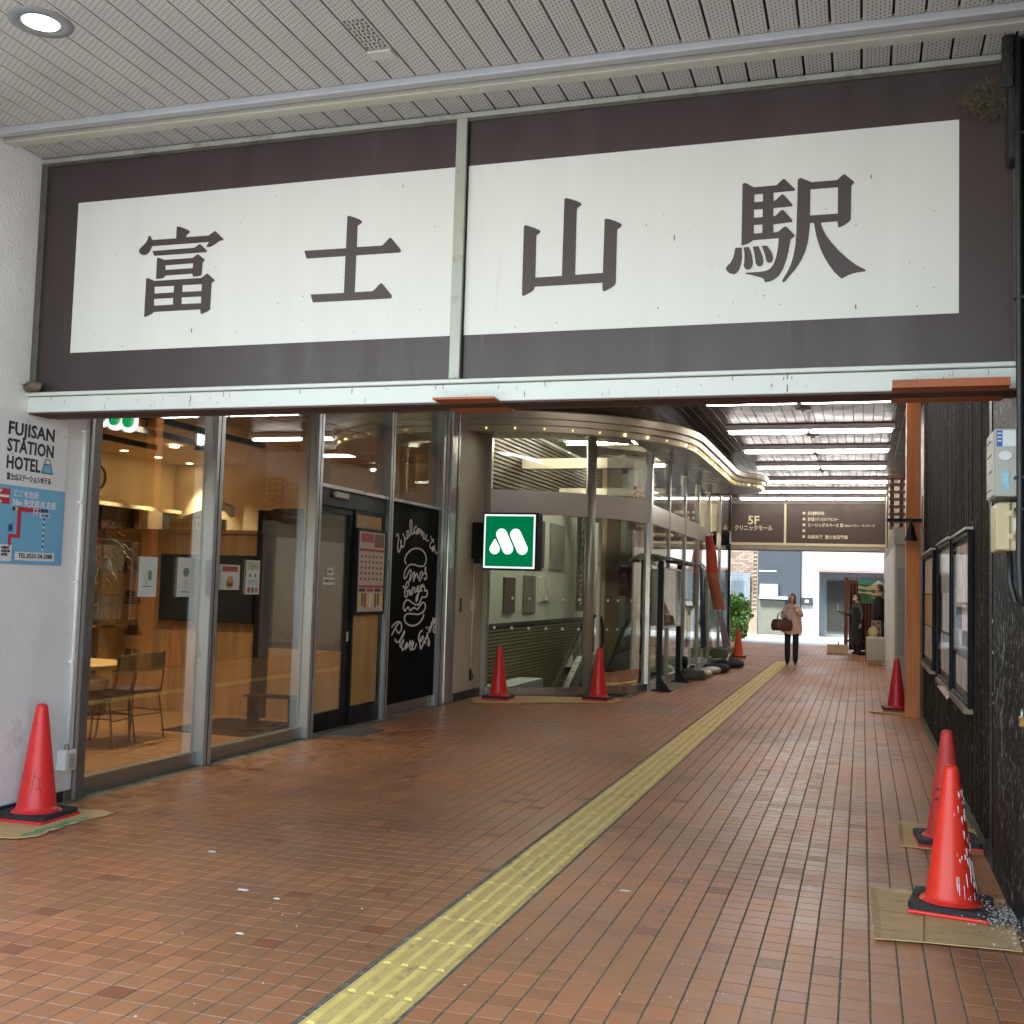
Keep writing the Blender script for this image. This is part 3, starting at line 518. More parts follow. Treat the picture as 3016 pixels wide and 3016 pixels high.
nest('mud_nest', 'grey mud swallow nest in the corner on the beam end', (-5.13, 5.74, 2.765), .085, .05, .045, M('mud', srgb(110, 98, 82), .95, var=.3, scale=20, bump=1., bscale=60), 60, .4)
nest('straw_nest', 'ragged straw nest in the upper corner of the name board', (.60, 5.73, 4.06), .14, .06, .08, M('dark_straw', srgb(60, 56, 50), .95, var=.4, scale=20, bump=1., bscale=60), 1500)
# ---------------------------------------------------------------- left plaster wall and hotel sign
t = thing('plaster_wall', 'white rough plaster wall with a dark blue tile skirting', 'wall', (-5.2, 4.8, 0))
MB().box(-5.6, 3.3, .075, -5.2, 6.40, 4.32).build('plaster', W_PLASTER, t, bevel=.008, seg=2)
MB().box(-5.6, 3.3, -.02, -5.206, 6.39, .075).build('bed', GROUT, t)
NT_ = M('navy_tile', srgb(38, 46, 66), .25, var=.25, scale=10)
b = MB().box(-.003, -.058, 0, .006, .058, .066)
p = None
for k in range(25):
    y = 3.42 + k * .1185
    if p is None: p = b.build('skirting_tile', NT_, t, local=True, bevel=.002); o = p
    else: o = p.copy(); col.objects.link(o)
    o.location = (-5.205 + 5.2, y - 4.8, .006)
t = hs = thing('hotel_sign', 'white and sky blue hotel sign board with a route map on the plaster wall', 'sign', (-5.2, 5.7, 1.62))
SKY = M('print_sky', srgb(112, 176, 214), .45, var=.03); RED = M('print_red', srgb(186, 40, 62), .5, var=.05)
SW = M('print_sheet', srgb(222, 224, 226), .45, var=.02)
MB().box(-5.199, 5.20, 2.118, -5.192, 6.165, 2.60).build('upper_sheet', SW, t)
MB().box(-5.199, 5.20, 1.615, -5.192, 6.165, 2.117).build('lower_sheet', SKY, t)
X5 = -5.192
for s_, z, w in (('FUJISAN', 2.445, .415), ('STATION', 2.335, .42), ('HOTEL', 2.225, .30)):
    text('lettering', s_, .118, INK, t, FY(X5, 5.61, z), w=w, bold=.0032, spacing=1.05, sy=.98)
curve_mesh('mountain_mark', [[(0, 0), (112, 0), (78, 98), (34, 98)]], .001, INK, t, lambda a, b_, c: (X5 + .0012 + c, 5.925 + a, 2.222 + b_))
curve_mesh('mountain_mark', [[(10, 6), (102, 6), (84, 60), (28, 60)]], .001, SKY, t, lambda a, b_, c: (X5 + .0022 + c, 5.925 + a, 2.222 + b_))
curve_mesh('mountain_mark', [[(31, 66), (81, 66), (72, 92), (40, 92)]], .001, SW, t, lambda a, b_, c: (X5 + .0022 + c, 5.925 + a, 2.222 + b_))
text('lettering', '富士山ステーションホテル', .05, INK, t, FY(X5, 5.62, 2.155), w=.40, bold=.0008)
MB().box(X5, 5.50, 1.995, X5 + .002, 5.66, 2.093).build('arrow_panel', RED, t)
curve_mesh('arrow', [[(30, 38), (140, 38), (140, 54), (30, 54)]], .001, SW, t, lambda a, b_, c: (X5 + .003 + c, 5.51 + a, 1.998 + b_))
curve_mesh('arrow', [[(20, 46), (66, 4), (84, 4), (40, 46), (84, 88), (66, 88)]], .001, SW, t, lambda a, b_, c: (X5 + .0034 + c, 5.51 + a, 1.998 + b_))
text('lettering', 'ここを左折', .048, SW, t, FY(X5, 5.69, 2.052), w=.22, bold=.001)
text('lettering', '50m 先交差点 左折', .052, SW, t, FY(X5, 5.685, 1.994), w=.40, bold=.001)
R_ = lambda y0, z0, y1, z1, m, d=.0012: MB().box(X5, y0, z0, X5 + d, y1, z1).build('map_line', m, t)
R_(5.735, 1.955, 5.915, 1.985, RED, .0010); R_(5.735, 1.795, 5.768, 1.956, RED, .0014); R_(5.665, 1.783, 5.768, 1.806, RED, .0018); R_(5.665, 1.745, 5.690, 1.79, RED, .0022)
curve_mesh('arrow', [[(-16, 0), (16, 0), (0, -26)]], .001, RED, t, lambda a, b_, c: (X5 + .002 + c, 5.678 + a, 1.748 + b_))
for y_, m_ in ((5.70, INK), (5.722, M('amber', srgb(225, 200, 90), .4)), (5.745, RED)): MB().cyl((X5, y_, 1.970), (X5 + .0028, y_, 1.970), .012, n=12).build('signal_mark', m_, t)
for dz in (0, .02): MB().box(X5, 5.868, 1.957 + dz, X5 + .0026, 5.918, 1.961 + dz).build('gate_mark', SW, t)
for dy in (.877, .905): MB().box(X5, 5 + dy, 1.935, X5 + .0028, 5.004 + dy, 1.985).build('gate_mark', SW, t)
MB().cyl((X5, 5.928, 1.973), (X5 + .0028, 5.928, 1.973), .009, n=12).build('place_mark', RED, t)
text('lettering', '現在地', .024, INK, t, FY(X5, 5.942, 1.966), w=.062)
MB().box(X5, 5.935, 1.928, X5 + .0018, 6.025, 1.958).build('name_plate', SW, t)
text('lettering', '富士山駅', .022, INK, t, FY(X5 + .0018, 5.947, 1.935), w=.066)
for k in range(12):
    MB().box(X5, 5.972, 1.708 + k * .0183, X5 + .0016, 5.982, 1.708 + (k + 1) * .0183).build('railway_mark', (SW, INK)[k % 2], t)
MB().box(X5, 5.66, 1.80 + .02, X5 + .0012, 5.70, 1.87).build('fuel_mark', M('print_sky2', srgb(70, 120, 160), .5), t)
MB().box(X5, 5.67, 1.83, X5 + .002, 5.688, 1.86).build('fuel_mark', INK, t)
MB().box(X5, 5.60, 1.632, X5 + .0018, 5.70, 1.738).build('name_plate', SW, t)
text('lettering', 'FUJISAN\nSTATION\nHOTEL', .028, INK, t, FY(X5 + .0018, 5.61, 1.71), w=.075, bold=.001, sy=.8)
MB().box(X5, 5.733, 1.640, X5 + .0018, 6.092, 1.695).build('name_plate', SW, t, bevel=.0008)
text('lettering', 'TEL.0555-24-3300', .044, INK, t, FY(X5 + .0018, 5.76, 1.656), w=.31, bold=.0004)
b = MB()
for k in range(26): b.obox((X5 + .001, rnd.uniform(5.5, 6.15), rnd.uniform(1.63, 2.58)), (.0006, .003, rnd.uniform(.004, .02)), 0, 0, rnd.uniform(-.3, .3))
stuff(b.build('fly_marks', MATS['fly_mark'], t))
# conduit and weatherproof switch
t = thing('conduit', 'white plastic conduit running down the plaster wall corner', 'pipe', (-5.185, 6.33, .4))
MB().cyl((-5.183, 6.325, .40), (-5.183, 6.325, 2.9), .014, n=12).build('pipe', M('pvc', srgb(226, 226, 222), .35, var=.04), t, smooth=True)
b = MB()
for z in (.95, 1.5, 2.05, 2.55): b.box(-5.199, 6.300, z, -5.165, 6.350, z + .018)
b.build('clip', MATS['pvc'], t, bevel=.002)
t = thing('outdoor_socket', 'weathered white socket box at the foot of the conduit', 'socket', (-5.16, 6.29, .22))
MB().box(-5.2, 6.235, .225, -5.125, 6.345, .365).build('housing', MATS['pvc'], t, bevel=.01, seg=2)
MB().box(-5.135, 6.262, .24, -5.119, 6.325, .34).build('cover_flap', M('socket_grey', srgb(165, 168, 158), .5), t, bevel=.004)
MB().cyl((-5.165, 6.29, .365), (-5.165, 6.29, .40), .02, .014).build('gland', M('brass_old', srgb(150, 130, 100), .5, .5), t)

# ---------------------------------------------------------------- traffic cones
RED1 = M('cone_red', srgb(222, 50, 48), .38, var=.08, scale=5, dirt=srgb(178, 40, 40), dscale=4, spec=.4)
RED2 = M('cone_faded', srgb(205, 66, 60), .5, var=.12, scale=5, dirt=srgb(196, 110, 96), dscale=3, spec=.35)
RED3 = M('cone_vermilion', srgb(236, 58, 40), .36, var=.06, scale=5, dirt=srgb(200, 46, 36), dscale=4, spec=.4)
RED4 = M('cone_crimson', srgb(196, 36, 50), .4, var=.08, scale=5)
ORG = M('cone_orange', srgb(232, 92, 52), .5, var=.08, scale=5)
def cone(lab, x, y, rz, mat, weight=True):
    t = thing('traffic_cone', lab, 'traffic cone', (x, y, .012), rz, 'traffic cones standing along the passage')
    n = 40
    b = MB().box(-.19, -.19, 0, .19, .19, .022)
    b.build('base', mat, t, local=True, bevel=.02, seg=3)
    prof = [(.155, .028), (.157, .040), (.150, .050), (.132, .058), (.124, .066), (.1185, .09), (.082, .36), (.047, .62), (.037, .69), (.034, .705), (.026, .714), (.012, .718), (.001, .719)]
    b = MB().lathe(prof, n=n)
    b.build('body', mat, t, smooth=True, local=True)
    b = MB()
    o_ = [(-.185, -.185), (.185, -.185), (.185, .185), (-.185, .185)]
    vs = []; fs = []; m = 40
    for z in (.023, .050):
        for k in range(m):
            a = 2 * math.pi * (k + .5) / m; q = max(abs(math.cos(a)), abs(math.sin(a))); r = min(.187 / q, .246); vs.append((r * math.cos(a), r * math.sin(a), z))
    for z in (.050, .023):
        for k in range(m):
            a = 2 * math.pi * (k + .5) / m; vs.append((.158 * math.cos(a), .158 * math.sin(a), z))
    for g in range(4):
        for k in range(m):
            a0, a1 = g * m + k, g * m + (k + 1) % m; b0, b1 = ((g + 1) % 4) * m + k, ((g + 1) % 4) * m + (k + 1) % m; fs.append((a0, a1, b1, b0))
    b.add(vs, fs)
    if weight: b.build('weight_ring', RUBBER, t, local=True)
    return t
cone_l = cone('red traffic cone on torn cardboard below the hotel sign', -4.985, 5.82, R(2), RED1)
cone_f = cone('vermilion traffic cone spattered with bird droppings on the largest cardboard', .437, 6.03, R(-9), RED3)
cone_b = cone('faded red traffic cone with a handwritten mark standing behind the spattered one', .525, 7.60, R(4), RED2)
cone('crimson traffic cone half hidden behind the orange wooden post', .46, 16.02, R(3), RED4)
cone_m = cone('red traffic cone below the green square sign', -4.745, 14.40, R(2), RED1)
cone('red traffic cone before the door post of the curved glass entrance', -3.50, 15.08, R(-6), RED1)
cone('orange traffic cone beside the far black post at the open end', -2.80, 26.6, R(4), ORG)
def on_cone(root, name, strokes, mat, r=.0018, w=1.):
    """strokes of (angle deg, height) drawn on the cone's skin"""
    b = MB()
    for st in strokes:
        b.tube([((.1185 - (z - .09) * .1335 + .0005) * math.cos(R(a)), (.1185 - (z - .09) * .1335 + .0005) * math.sin(R(a)), z) for a, z in st], r, 5)
    b.build(name, mat, root, local=True)
on_cone(cone_l, 'scratched_mark', [[(-70, .27), (-63, .275), (-52, .262), (-40, .262)], [(-66, .30), (-70, .2), (-74, .16)], [(-44, .27), (-48, .19)], [(-60, .2), (-50, .2), (-38, .19)], [(-40, .2), (-42, .14)]], M('pen_dark', srgb(90, 20, 22), .6), .0012)
on_cone(cone_b, 'handwriting', [[(-150, .335), (-140, .350), (-128, .345), (-122, .325), (-126, .30), (-138, .285), (-150, .28)], [(-142, .295), (-134, .275), (-122, .272)], [(-100, .30), (-90, .30), (-82, .303)]], M('pen_black', (.02, .02, .05), .5), .0036)
b = MB()
for k in range(52):
    a = rnd.gauss(-28, 26); z = rnd.uniform(.07, .62) if k % 3 else rnd.uniform(.07, .3); r_ = .1185 - (z - .09) * .1335 + .0006
    l = rnd.uniform(.006, .05) * (1.5 if z < .35 else .8); w_ = rnd.uniform(.0015, .0045)
    if a > 20 or a < -95: continue
    pts = [((r_ + q * l * .1335) * math.cos(R(a)), (r_ + q * l * .1335) * math.sin(R(a)), z - q * l) for q in (0, .5, 1)]
    b.tube(pts, [w_, w_ * .8, w_ * .3], 5)
stuff(b.build('droppings', M('lime', (.72, .7, .68), .8), cone_f, local=True))
b = MB()
for k in range(900):
    a = rnd.uniform(0, 6.283); r_ = abs(rnd.gauss(0, .085)); x = .655 + r_ * math.cos(a) * 1.1; y = 5.93 + r_ * math.sin(a) * 2.0
    if x > .728: x = .728 - rnd.random() * .05
    z = .02 + max(0, .03 - r_ * .2) * rnd.random() + (.045 if x < .62 else 0) * rnd.random()
    s = rnd.uniform(.003, .008); b.obox((x, y, z), (s, s * rnd.uniform(.5, 1.6), s * .6), rnd.uniform(0, 3), rnd.randrange(3), rnd.uniform(-.6, .6))
stuff(b.build('bird_droppings', [MATS['lime'], M('lime_grey', (.4, .39, .36), .85), M('husk', srgb(96, 84, 66), .9)]))

# ---------------------------------------------------------------- cardboard sheets
def sheet(lab, pts, z=.0068, th=.006, extra=None, wob=0.):
    t = thing('cardboard_sheet', lab, 'cardboard', (pts[0][0], pts[0][1], z), group='flattened cardboard under the cones')
    ed = []
    for i in range(len(pts)):
        a, c = Vector(pts[i]), Vector(pts[(i + 1) % len(pts)]); m_ = max(1, int((c - a).length / .035)); nn = Vector((c - a).yx).normalized()
        for j in range(m_): q = a.lerp(c, j / m_) + nn * (rnd.uniform(-.004, .004) if j else 0); ed.append((q.x, q.y))
    cen = sum((Vector(e) for e in ed), Vector((0, 0))) / len(ed); n_ = len(ed)
    b = MB(); ph = rnd.uniform(0, 6)
    lift = [.004 + .007 * max(0, math.sin(k * 6.283 / n_ * 2 + ph)) for k in range(n_)]
    vs = [(x, y, z + lift[k]) for k, (x, y) in enumerate(ed)] + [(x, y, z + lift[k] + .005) for k, (x, y) in enumerate(ed)] + [((x - cen.x) * .9 + cen.x, (y - cen.y) * .9 + cen.y, z + .0045) for x, y in ed] + [(cen.x, cen.y, z + .0045)]
    b.add(vs, [(k, (k + 1) % n_, n_ + (k + 1) % n_, n_ + k) for k in range(n_)] + [(n_ + k, n_ + (k + 1) % n_, 2 * n_ + (k + 1) % n_, 2 * n_ + k) for k in range(n_)] + [(2 * n_ + k, 2 * n_ + (k + 1) % n_, 3 * n_) for k in range(n_)])
    b.build('sheet', CARD, t)
    e = MB()
    if extra: extra(e); e.build('crease', M('card_crease', srgb(140, 112, 72), .9), t)
    return t
sheet('largest flattened cardboard under the spattered cone', [(.055, 6.30), (.066, 5.37), (.37, 5.40), (.69, 5.44), (.715, 6.33), (.35, 6.28)],
      extra=lambda e: (e.box(.062, 5.86, .0128, .30, 5.866, .0134), e.obox((.30, 5.85, .0131), (.005, .86, .0008), R(-3))))
sheet('square piece of cardboard under the handwritten cone', [(.238, 7.41), (.72, 7.39), (.735, 8.15), (.250, 8.18)])
sheet('pointed piece of cardboard at the foot of the wooden post', [(.10, 15.56), (.55, 15.50), (.56, 16.28), (.30, 16.2)])
sheet('long cardboard strip along the foot of the glass entrance', [(-5.12, 14.32), (-4.83, 13.72), (-4.1, 14.18), (-3.24, 14.70), (-3.15, 15.12), (-3.40, 15.45), (-4.35, 14.98), (-4.92, 14.68)])
edge = [(-5.18, 5.12), (-4.95, 5.17), (-4.82, 5.24), (-4.75, 5.30), (-4.69, 5.31), (-4.655, 5.36), (-4.62, 5.42), (-4.63, 5.50), (-4.66, 5.56), (-4.645, 5.64), (-4.67, 5.72), (-4.66, 5.80), (-4.67, 5.92), (-4.635, 6.05), (-4.64, 6.14), (-4.75, 6.16), (-4.9, 6.12), (-4.99, 6.2), (-5.18, 6.15)]
sheet('torn layered cardboard under the cone by the plaster wall', edge, .0068, .004)
MB().prism([(x - .02 - .008 * math.sin(k * 2.1), y + .012 * math.cos(k * 1.7)) for k, (x, y) in enumerate(edge)], .0112, .016).build('upper_sheet', CARD, [o for o in col.objects if o.name.startswith('cardboard_sheet') and o.get('label', '').startswith('torn')][0])
b = MB()
for k in range(9):
    y = 5.42 + k * .06; b.lathe([(.034, 0), (.028, .003), (.012, .004)], (-4.70 + .014 * math.sin(k * 1.9), y, .0161), 9, sx=.8, sy=1.5)
b.build('tape_patch', M('green_tape', srgb(104, 160, 112), .6, var=.2), [o for o in col.objects if o.get('label', '').startswith('torn')][0])
# ---------------------------------------------------------------- burger shop front
t = shop = thing('shopfront', 'aluminium framed glass front of the burger shop beside the tiled passage', 'shopfront', (-5.25, 10, 0))
def mull(y0, y1, x1=-5.2, z1=4.3, m=ALU):
    MB().box(-5.33, y0, 0.0, x1, y1 - .0, z1).build('mullion', m, shop, bevel=.005)
    if y1 - y0 < .2: MB().box(x1, y0 + (y1 - y0) * .42, .002, x1 + .0025, y0 + (y1 - y0) * .5, z1).build('mullion_joint', BLACKM, shop)
MB().box(-5.36, 6.40, 0, -5.19, 6.52, 4.3).build('jamb', M('jamb_grey', srgb(108, 104, 100), .45, .3, var=.12, dirt=srgb(84, 70, 60), dscale=4), t, bevel=.004)
MB().box(-5.191, 6.405, 0, -5.187, 6.43, 4.3).build('jamb_bead', ALU, t)
for y0, y1 in ((7.99, 8.11), (9.79, 9.91), (11.57, 11.68), (13.22, 13.42)): mull(y0, y1)
MB().box(-5.36, 13.43, 0, -5.17, 13.66, 4.3).build('steel_column', STEELV, t, bevel=.02, seg=3)
MB().box(-5.40, 13.66, 0, -5.26, 13.70, 4.3).build('column_gap', BLACKM, t)
MB().box(-5.36, 13.70, 0, -5.17, 13.75, 4.3).build('steel_trim', STEELV, t, bevel=.004)
KICK = brushed('kick_steel', (.36, .34, .29), .35, axis=1)
for y0, y1, h in ((6.52, 7.99, .118), (8.11, 9.79, .118), (11.68, 13.22, .14)):
    MB().box(-5.33, y0, 0.0, -5.262, y1, h).build('kick_plate', KICK, t, bevel=.004)
for y0, y1 in ((6.52, 7.99), (8.11, 9.79)): MB().box(-5.305, y0, .118, -5.295, y1, 4.3).build('glass_pane', PANE, t)
for y0, y1 in ((9.91, 11.57), (11.68, 13.22)):
    MB().box(-5.305, y0, 2.55, -5.295, y1, 4.3).build('glass_pane', PANE, t)
    MB().box(-5.33, y0, 2.515, -5.215, y1, 2.555).build('transom', ALU, t, bevel=.004)
DK = M('door_black', (.004, .0055, .008), .45, var=.2, scale=5, spec=.25)
MB().box(-5.33, 9.91, 2.34, -5.24, 11.57, 2.515).build('door_header', DK, t)
MB().box(-5.24, 10.22, 2.43, -5.20, 10.52, 2.495).build('door_sensor', M('sensor', srgb(205, 205, 200), .4), t, bevel=.008)
dr = MB().box(-5.32, 9.915, .02, -5.27, 9.98, 2.34).box(-5.32, 10.70, .02, -5.27, 10.79, 2.34).box(-5.32, 9.98, .02, -5.27, 10.70, .21).box(-5.32, 9.98, 2.27, -5.27, 10.70, 2.34).build('door', DK, t)
MB().box(-5.3, 9.98, .21, -5.29, 10.70, 2.27).build('door_glass', PANE, dr)
MB().box(-5.268, 10.715, .92, -5.262, 10.745, 1.02).build('lock_plate', MATS['sensor'], dr)
MB().box(-5.288, 10.16, 1.52, -5.286, 10.42, 1.60).box(-5.288, 10.25, 1.62, -5.286, 10.39, 1.70).build('door_notice', WHITEP, dr)
text('door_notice_text', '営業時間 7:00-21:00', .03, INK, dr, FY(-5.2865, 10.175, 1.55), w=.23)
text('door_notice_text', '自動ドア', .04, INK, dr, FY(-5.2865, 10.26, 1.645), w=.12)
PLY = wood_mat('plywood', srgb(178, 138, 74), srgb(204, 164, 98), .45, axis=2, ply=True)
wd = MB().box(-5.32, 10.79, .02, -5.25, 10.83, 2.34).box(-5.32, 11.50, .02, -5.25, 11.57, 2.34).box(-5.32, 10.83, .02, -5.25, 11.50, .22).box(-5.32, 10.83, 2.30, -5.25, 11.50, 2.34).build('side_panel', DK, t)
MB().box(-5.3, 10.83, .22, -5.262, 11.50, 2.30).build('plywood_board', PLY, wd)
CHB = M('chalkboard', (.0045, .005, .0055), .8, var=.35, scale=1.5, spec=.12)
cb = MB().box(-5.3, 11.68, .14, -5.246, 13.22, 2.515).build('chalkboard', CHB, t)
CH = M('chalk_white', (.74, .73, .69), .8, var=.08)
b = MB()
for i, st in enumerate(TR['chalk']):
    pts = [Vector((-5.2445, y / 1000, z / 1000)) for y, z in st]
    # Catmull-Rom smoothing of the hand-drawn line
    q = []
    for k in range(len(pts) - 1):
        p0, p1, p2, p3 = pts[max(k - 1, 0)], pts[k], pts[k + 1], pts[min(k + 2, len(pts) - 1)]
        for s in (0, .25, .5, .75):
            q.append(.5 * ((2 * p1) + (-p0 + p2) * s + (2 * p0 - 5 * p1 + 4 * p2 - p3) * s * s + (-p0 + 3 * p1 - 3 * p2 + p3) * s ** 3))
    q.append(pts[-1])
    b.tube(q, .0105, 6)
b.build('chalk_lettering', CH, cb)
# menu case, posters on the glass
t = thing('menu_case', 'black framed menu poster case on the plywood panel by the shop door', 'poster case', (-5.24, 11.16, 1.68))
MB().box(-5.262, 10.80, 1.20, -5.215, 11.53, 2.15).build('frame', BLACKM, t, bevel=.006)
MB().box(-5.2149, 10.835, 1.235, -5.2135, 11.495, 2.115).build('menu_sheet', M('menu_pink', srgb(206, 182, 170), .5, var=.12, scale=9), t)
pal = [M('mn%d' % i, c, .5) for i, c in enumerate((srgb(170, 60, 60), srgb(120, 70, 50), srgb(225, 200, 90), srgb(80, 120, 70), srgb(235, 232, 226), srgb(60, 50, 50)))]
b = MB()
b.box(-5.2133, 10.85, 1.90, -5.2128, 11.48, 1.93, 0).box(-5.2133, 10.85, 1.50, -5.2128, 11.48, 1.525, 0).box(-5.2133, 10.87, 2.0, -5.2128, 11.2, 2.1, 0).box(-5.2133, 11.22, 1.95, -5.2128, 11.47, 2.1, 1)
for r in range(5):
    for c in range(6):
        y = 10.88 + c * .1; z = 1.83 - r * .062; b.box(-5.2133, y, z, -5.2126, y + .05, z + .022, 1); b.box(-5.2133, y, z + .026, -5.2127, y + .04, z + .030, 5)
for c in range(9): b.box(-5.2133, 10.86 + c * .068, 1.28 + .02 * (c % 2), -5.2126, 10.91 + c * .068, 1.44, (2, 3, 0, 2, 4)[c % 5])
for c in range(3): b.box(-5.2133, 10.86 + c * .2, 1.455, -5.2126, 11.02 + c * .2, 1.49, (5, 0, 5)[c])
b.build('menu_pictures', pal, t)
def poster(lab, y0, y1, z0, z1, body):
    t = thing('poster', lab, 'poster', (-5.295, (y0 + y1) / 2, (z0 + z1) / 2), group='posters on the shop glass')
    MB().box(-5.2949, y0, z0, -5.2925, y1, z1).build('sheet', M('poster_paper', srgb(214, 218, 214), .5, var=.03), t); body(t, y0, y1, z0, z1)
XP = -5.2922
def disc(t, nm, y, z, ry, rz, m, x=XP, n=18): MB().prism([(y + ry * math.cos(2 * math.pi * k / n), z + rz * math.sin(2 * math.pi * k / n)) for k in range(n)], x, x + .0008, plane='yz').build(nm, m, t)
GRN = M('leaf_print', srgb(112, 140, 96), .5, var=.3, scale=30); PALE = M('pale_print', srgb(196, 208, 186), .5, var=.1, scale=30)
def p_a(t, y0, y1, z0, z1): disc(t, 'printed_bowl', 7.245, 1.565, .03, .075, PALE); disc(t, 'printed_leaf', 7.285, 1.565, .024, .042, GRN, XP + .001); text('small_print', 'GREEN VEGETABLES', .014, GRN, t, FY(XP, 7.2, 1.475), w=.1)
def p_b(t, y0, y1, z0, z1): disc(t, 'printed_leaf', 7.765, 1.60, .042, .038, GRN); disc(t, 'printed_cup', 7.765, 1.50, .03, .05, PALE); text('small_print', 'GREEN VEGETABLES', .014, GRN, t, FY(XP, 7.71, 1.435), w=.1)
def p_c(t, y0, y1, z0, z1):
    MB().box(XP, y0 + .035, z1 - .06, XP + .0008, y1 - .035, z1 - .015).build('red_banner', M('brick_red', srgb(176, 72, 52), .5), t)
    for yy, zz, a, c_, m in ((0, .105, .05, .026, srgb(204, 148, 84)), (0, .082, .062, .014, srgb(112, 140, 70)), (0, .068, .05, .014, srgb(176, 60, 44)), (0, .054, .054, .016, srgb(96, 60, 40)), (0, .036, .046, .018, srgb(190, 170, 96))):
        disc(t, 'printed_burger', (y0 + y1) / 2, z0 + zz - .01, a, c_, M('bg%.3f' % zz, m, .5), XP + zz * .005)
def p_d(t, y0, y1, z0, z1):
    MB().box(XP, y0 + .01, z1 - .09, XP + .0006, y1 - .01, z1 - .01).build('header_print', M('olive_print', srgb(186, 186, 150), .5, var=.1), t); text('small_print', 'Menu', .03, GRN, t, FY(XP + .0006, y0 + .07, z1 - .06), w=.08)
    for k, c in enumerate((srgb(190, 70, 60), srgb(90, 140, 70), srgb(206, 110, 80))): disc(t, 'printed_cup', y0 + .05 + k * .065, z0 + .04, .026, .03, M('cup%d' % k, c, .5))
    for k in range(4): MB().box(XP, y0 + .03, z0 + .09 + k * .012, XP + .0006, y1 - .03, z0 + .093 + k * .012).build('text_line', MATS['mn5'], t)
    for k in range(2): MB().box(XP, y0 + .05 + k * .09, z0 + .155, XP + .0006, y0 + .075 + k * .09, z0 + .185).build('icon_print', MATS['mn5'], t)
poster('tall white poster with a green leaf, over the wood wall', 7.15, 7.375, 1.40, 1.71, p_a)
poster('white poster with a green ball, beside the thick mullion', 7.65, 7.88, 1.40, 1.72, p_b)
poster('white poster with a stacked burger and a red banner', 8.265, 8.58, 1.46, 1.68, p_c)
poster('narrow tall poster with three small cups along its foot', 8.69, 8.92, 1.42, 1.73, p_d)
t = thing('door_mat', 'grey ribbed mat before the shop door', 'mat', (-5.0, 10.43, .006))
MB().box(-5.235, 10.12, .0065, -4.80, 10.76, .016).build('mat_body', M('mat_grey', srgb(104, 104, 98), .95, var=.2, scale=30, bump=.6, bscale=160), t, bevel=.003)
b = MB()
for k in range(17): b.box(-5.225 + k * .025, 10.13, .016, -5.213 + k * .025, 10.75, .0185)
b.build('ribs', MATS['mat_grey'], t)

# ---------------------------------------------------------------- inside the burger shop
WFL = wood_mat('shop_floor_wood', srgb(138, 100, 60), srgb(168, 126, 78), .35, axis=1)
sf = struct(MB().box(-9.8, 6.3, -.2, -5.34, 14.0, -.003).build('shop_floor', M('floor_gap', (.03, .02, .012), .8)))
b = MB().box(-.098, 0, -.001, .098, 1.0, .004); p = None
for k in range(22):
    x = -9.7 + k * .2
    for j in range(4):
        if p is None: p = b.build('floor_board', WFL, sf, local=True); o = p
        else: o = p.copy(); col.objects.link(o)
        o.location = (x, 6.3 + j * 1.93 + (k % 3) * .0, 0); o.scale = (1, 1.925, 1)
SHW = M('shop_cream', srgb(212, 192, 150), .7, var=.04, scale=2)
struct(MB().box(-9.9, 6.2, 0, -9.8, 14.1, 3.25).box(-9.9, 14.0, 0, -5.34, 14.1, 4.6).box(-9.9, 6.1, 0, -5.34, 6.2, 4.6).build('shop_wall', SHW))
struct(MB().box(-9.9, 6.2, 3.22, -5.34, 14.1, 3.4).box(-5.9, 6.2, 4.4, -5.34, 14, 4.5).build('shop_ceiling', M('shop_ceil', srgb(176, 150, 112), .75, var=.05)))
# slatted timber ceiling part with dark beams
wc = thing('timber_ceiling', 'brown timber ceiling strips between black beams inside the shop', 'ceiling', (-7.8, 9, 3.2))
WDK = wood_mat('ceiling_wood', srgb(120, 80, 46), srgb(150, 104, 62), .5, axis=1)
for k in range(16): MB().box(-8.4 + k * .19, 6.3, 3.195, -8.225 + k * .19, 11.0, 3.218).build('plank', WDK, wc)
for x in (-7.20, -6.55, -8.0): MB().box(x - .03, 6.3, 3.05, x + .03, 11.0, 3.11).build('beam', BLACKM, wc)
MB().box(-7.23, 10.66, 3.0, -7.15, 10.74, 3.2).box(-6.6, 8.9, 3.0, -6.5, 9.0, 3.2).build('hanger', BLACKM, wc)
# dark glossy upper band of wall and shelf on the far side
t = thing('wall_shelf', 'dark recessed shelf band below the cream wall of the shop', 'shelf', (-9.75, 12, 2.2))
MB().box(-9.79, 10.9, 2.12, -9.70, 13.9, 2.48).build('recess', M('shelf_dark', srgb(52, 38, 34), .35), t); MB().box(-9.79, 10.9, 2.48, -9.60, 13.9, 2.53).build('ledge', SHW, t)
for y in (11.5, 12.2, 12.9): MB().box(-9.70, y, 2.14, -9.66, y + .42, 2.46).build('door', M('cupboard', srgb(70, 50, 44), .35), t)
MB().box(-9.68, 12.98, 2.13, -9.5, 13.3, 2.47).build('panel', M('beige_panel', srgb(176, 156, 124), .5), t)
t = thing('wall_clock', 'round wall clock with a thick dark rim in the shop', 'clock', (-9.78, 12.2, 2.86))
MB().lathe([(.17, 0), (.17, .03), (.145, .03), (.145, .012)], n=28, close=False).build('rim', M('rim_brown', srgb(46, 30, 26), .5), t, local=True).rotation_euler = (0, R(90), 0)
o = MB().lathe([(.146, .0), (.146, .012)], n=28).build('face', M('clock_face', srgb(190, 170, 130), .6), t, local=True); o.rotation_euler = (0, R(90), 0)
MB().obox((.018, 0, .04), (.002, .008, .09)).obox((.018, .03, 0), (.002, .07, .006)).build('hands', BLACKM, t, local=True)
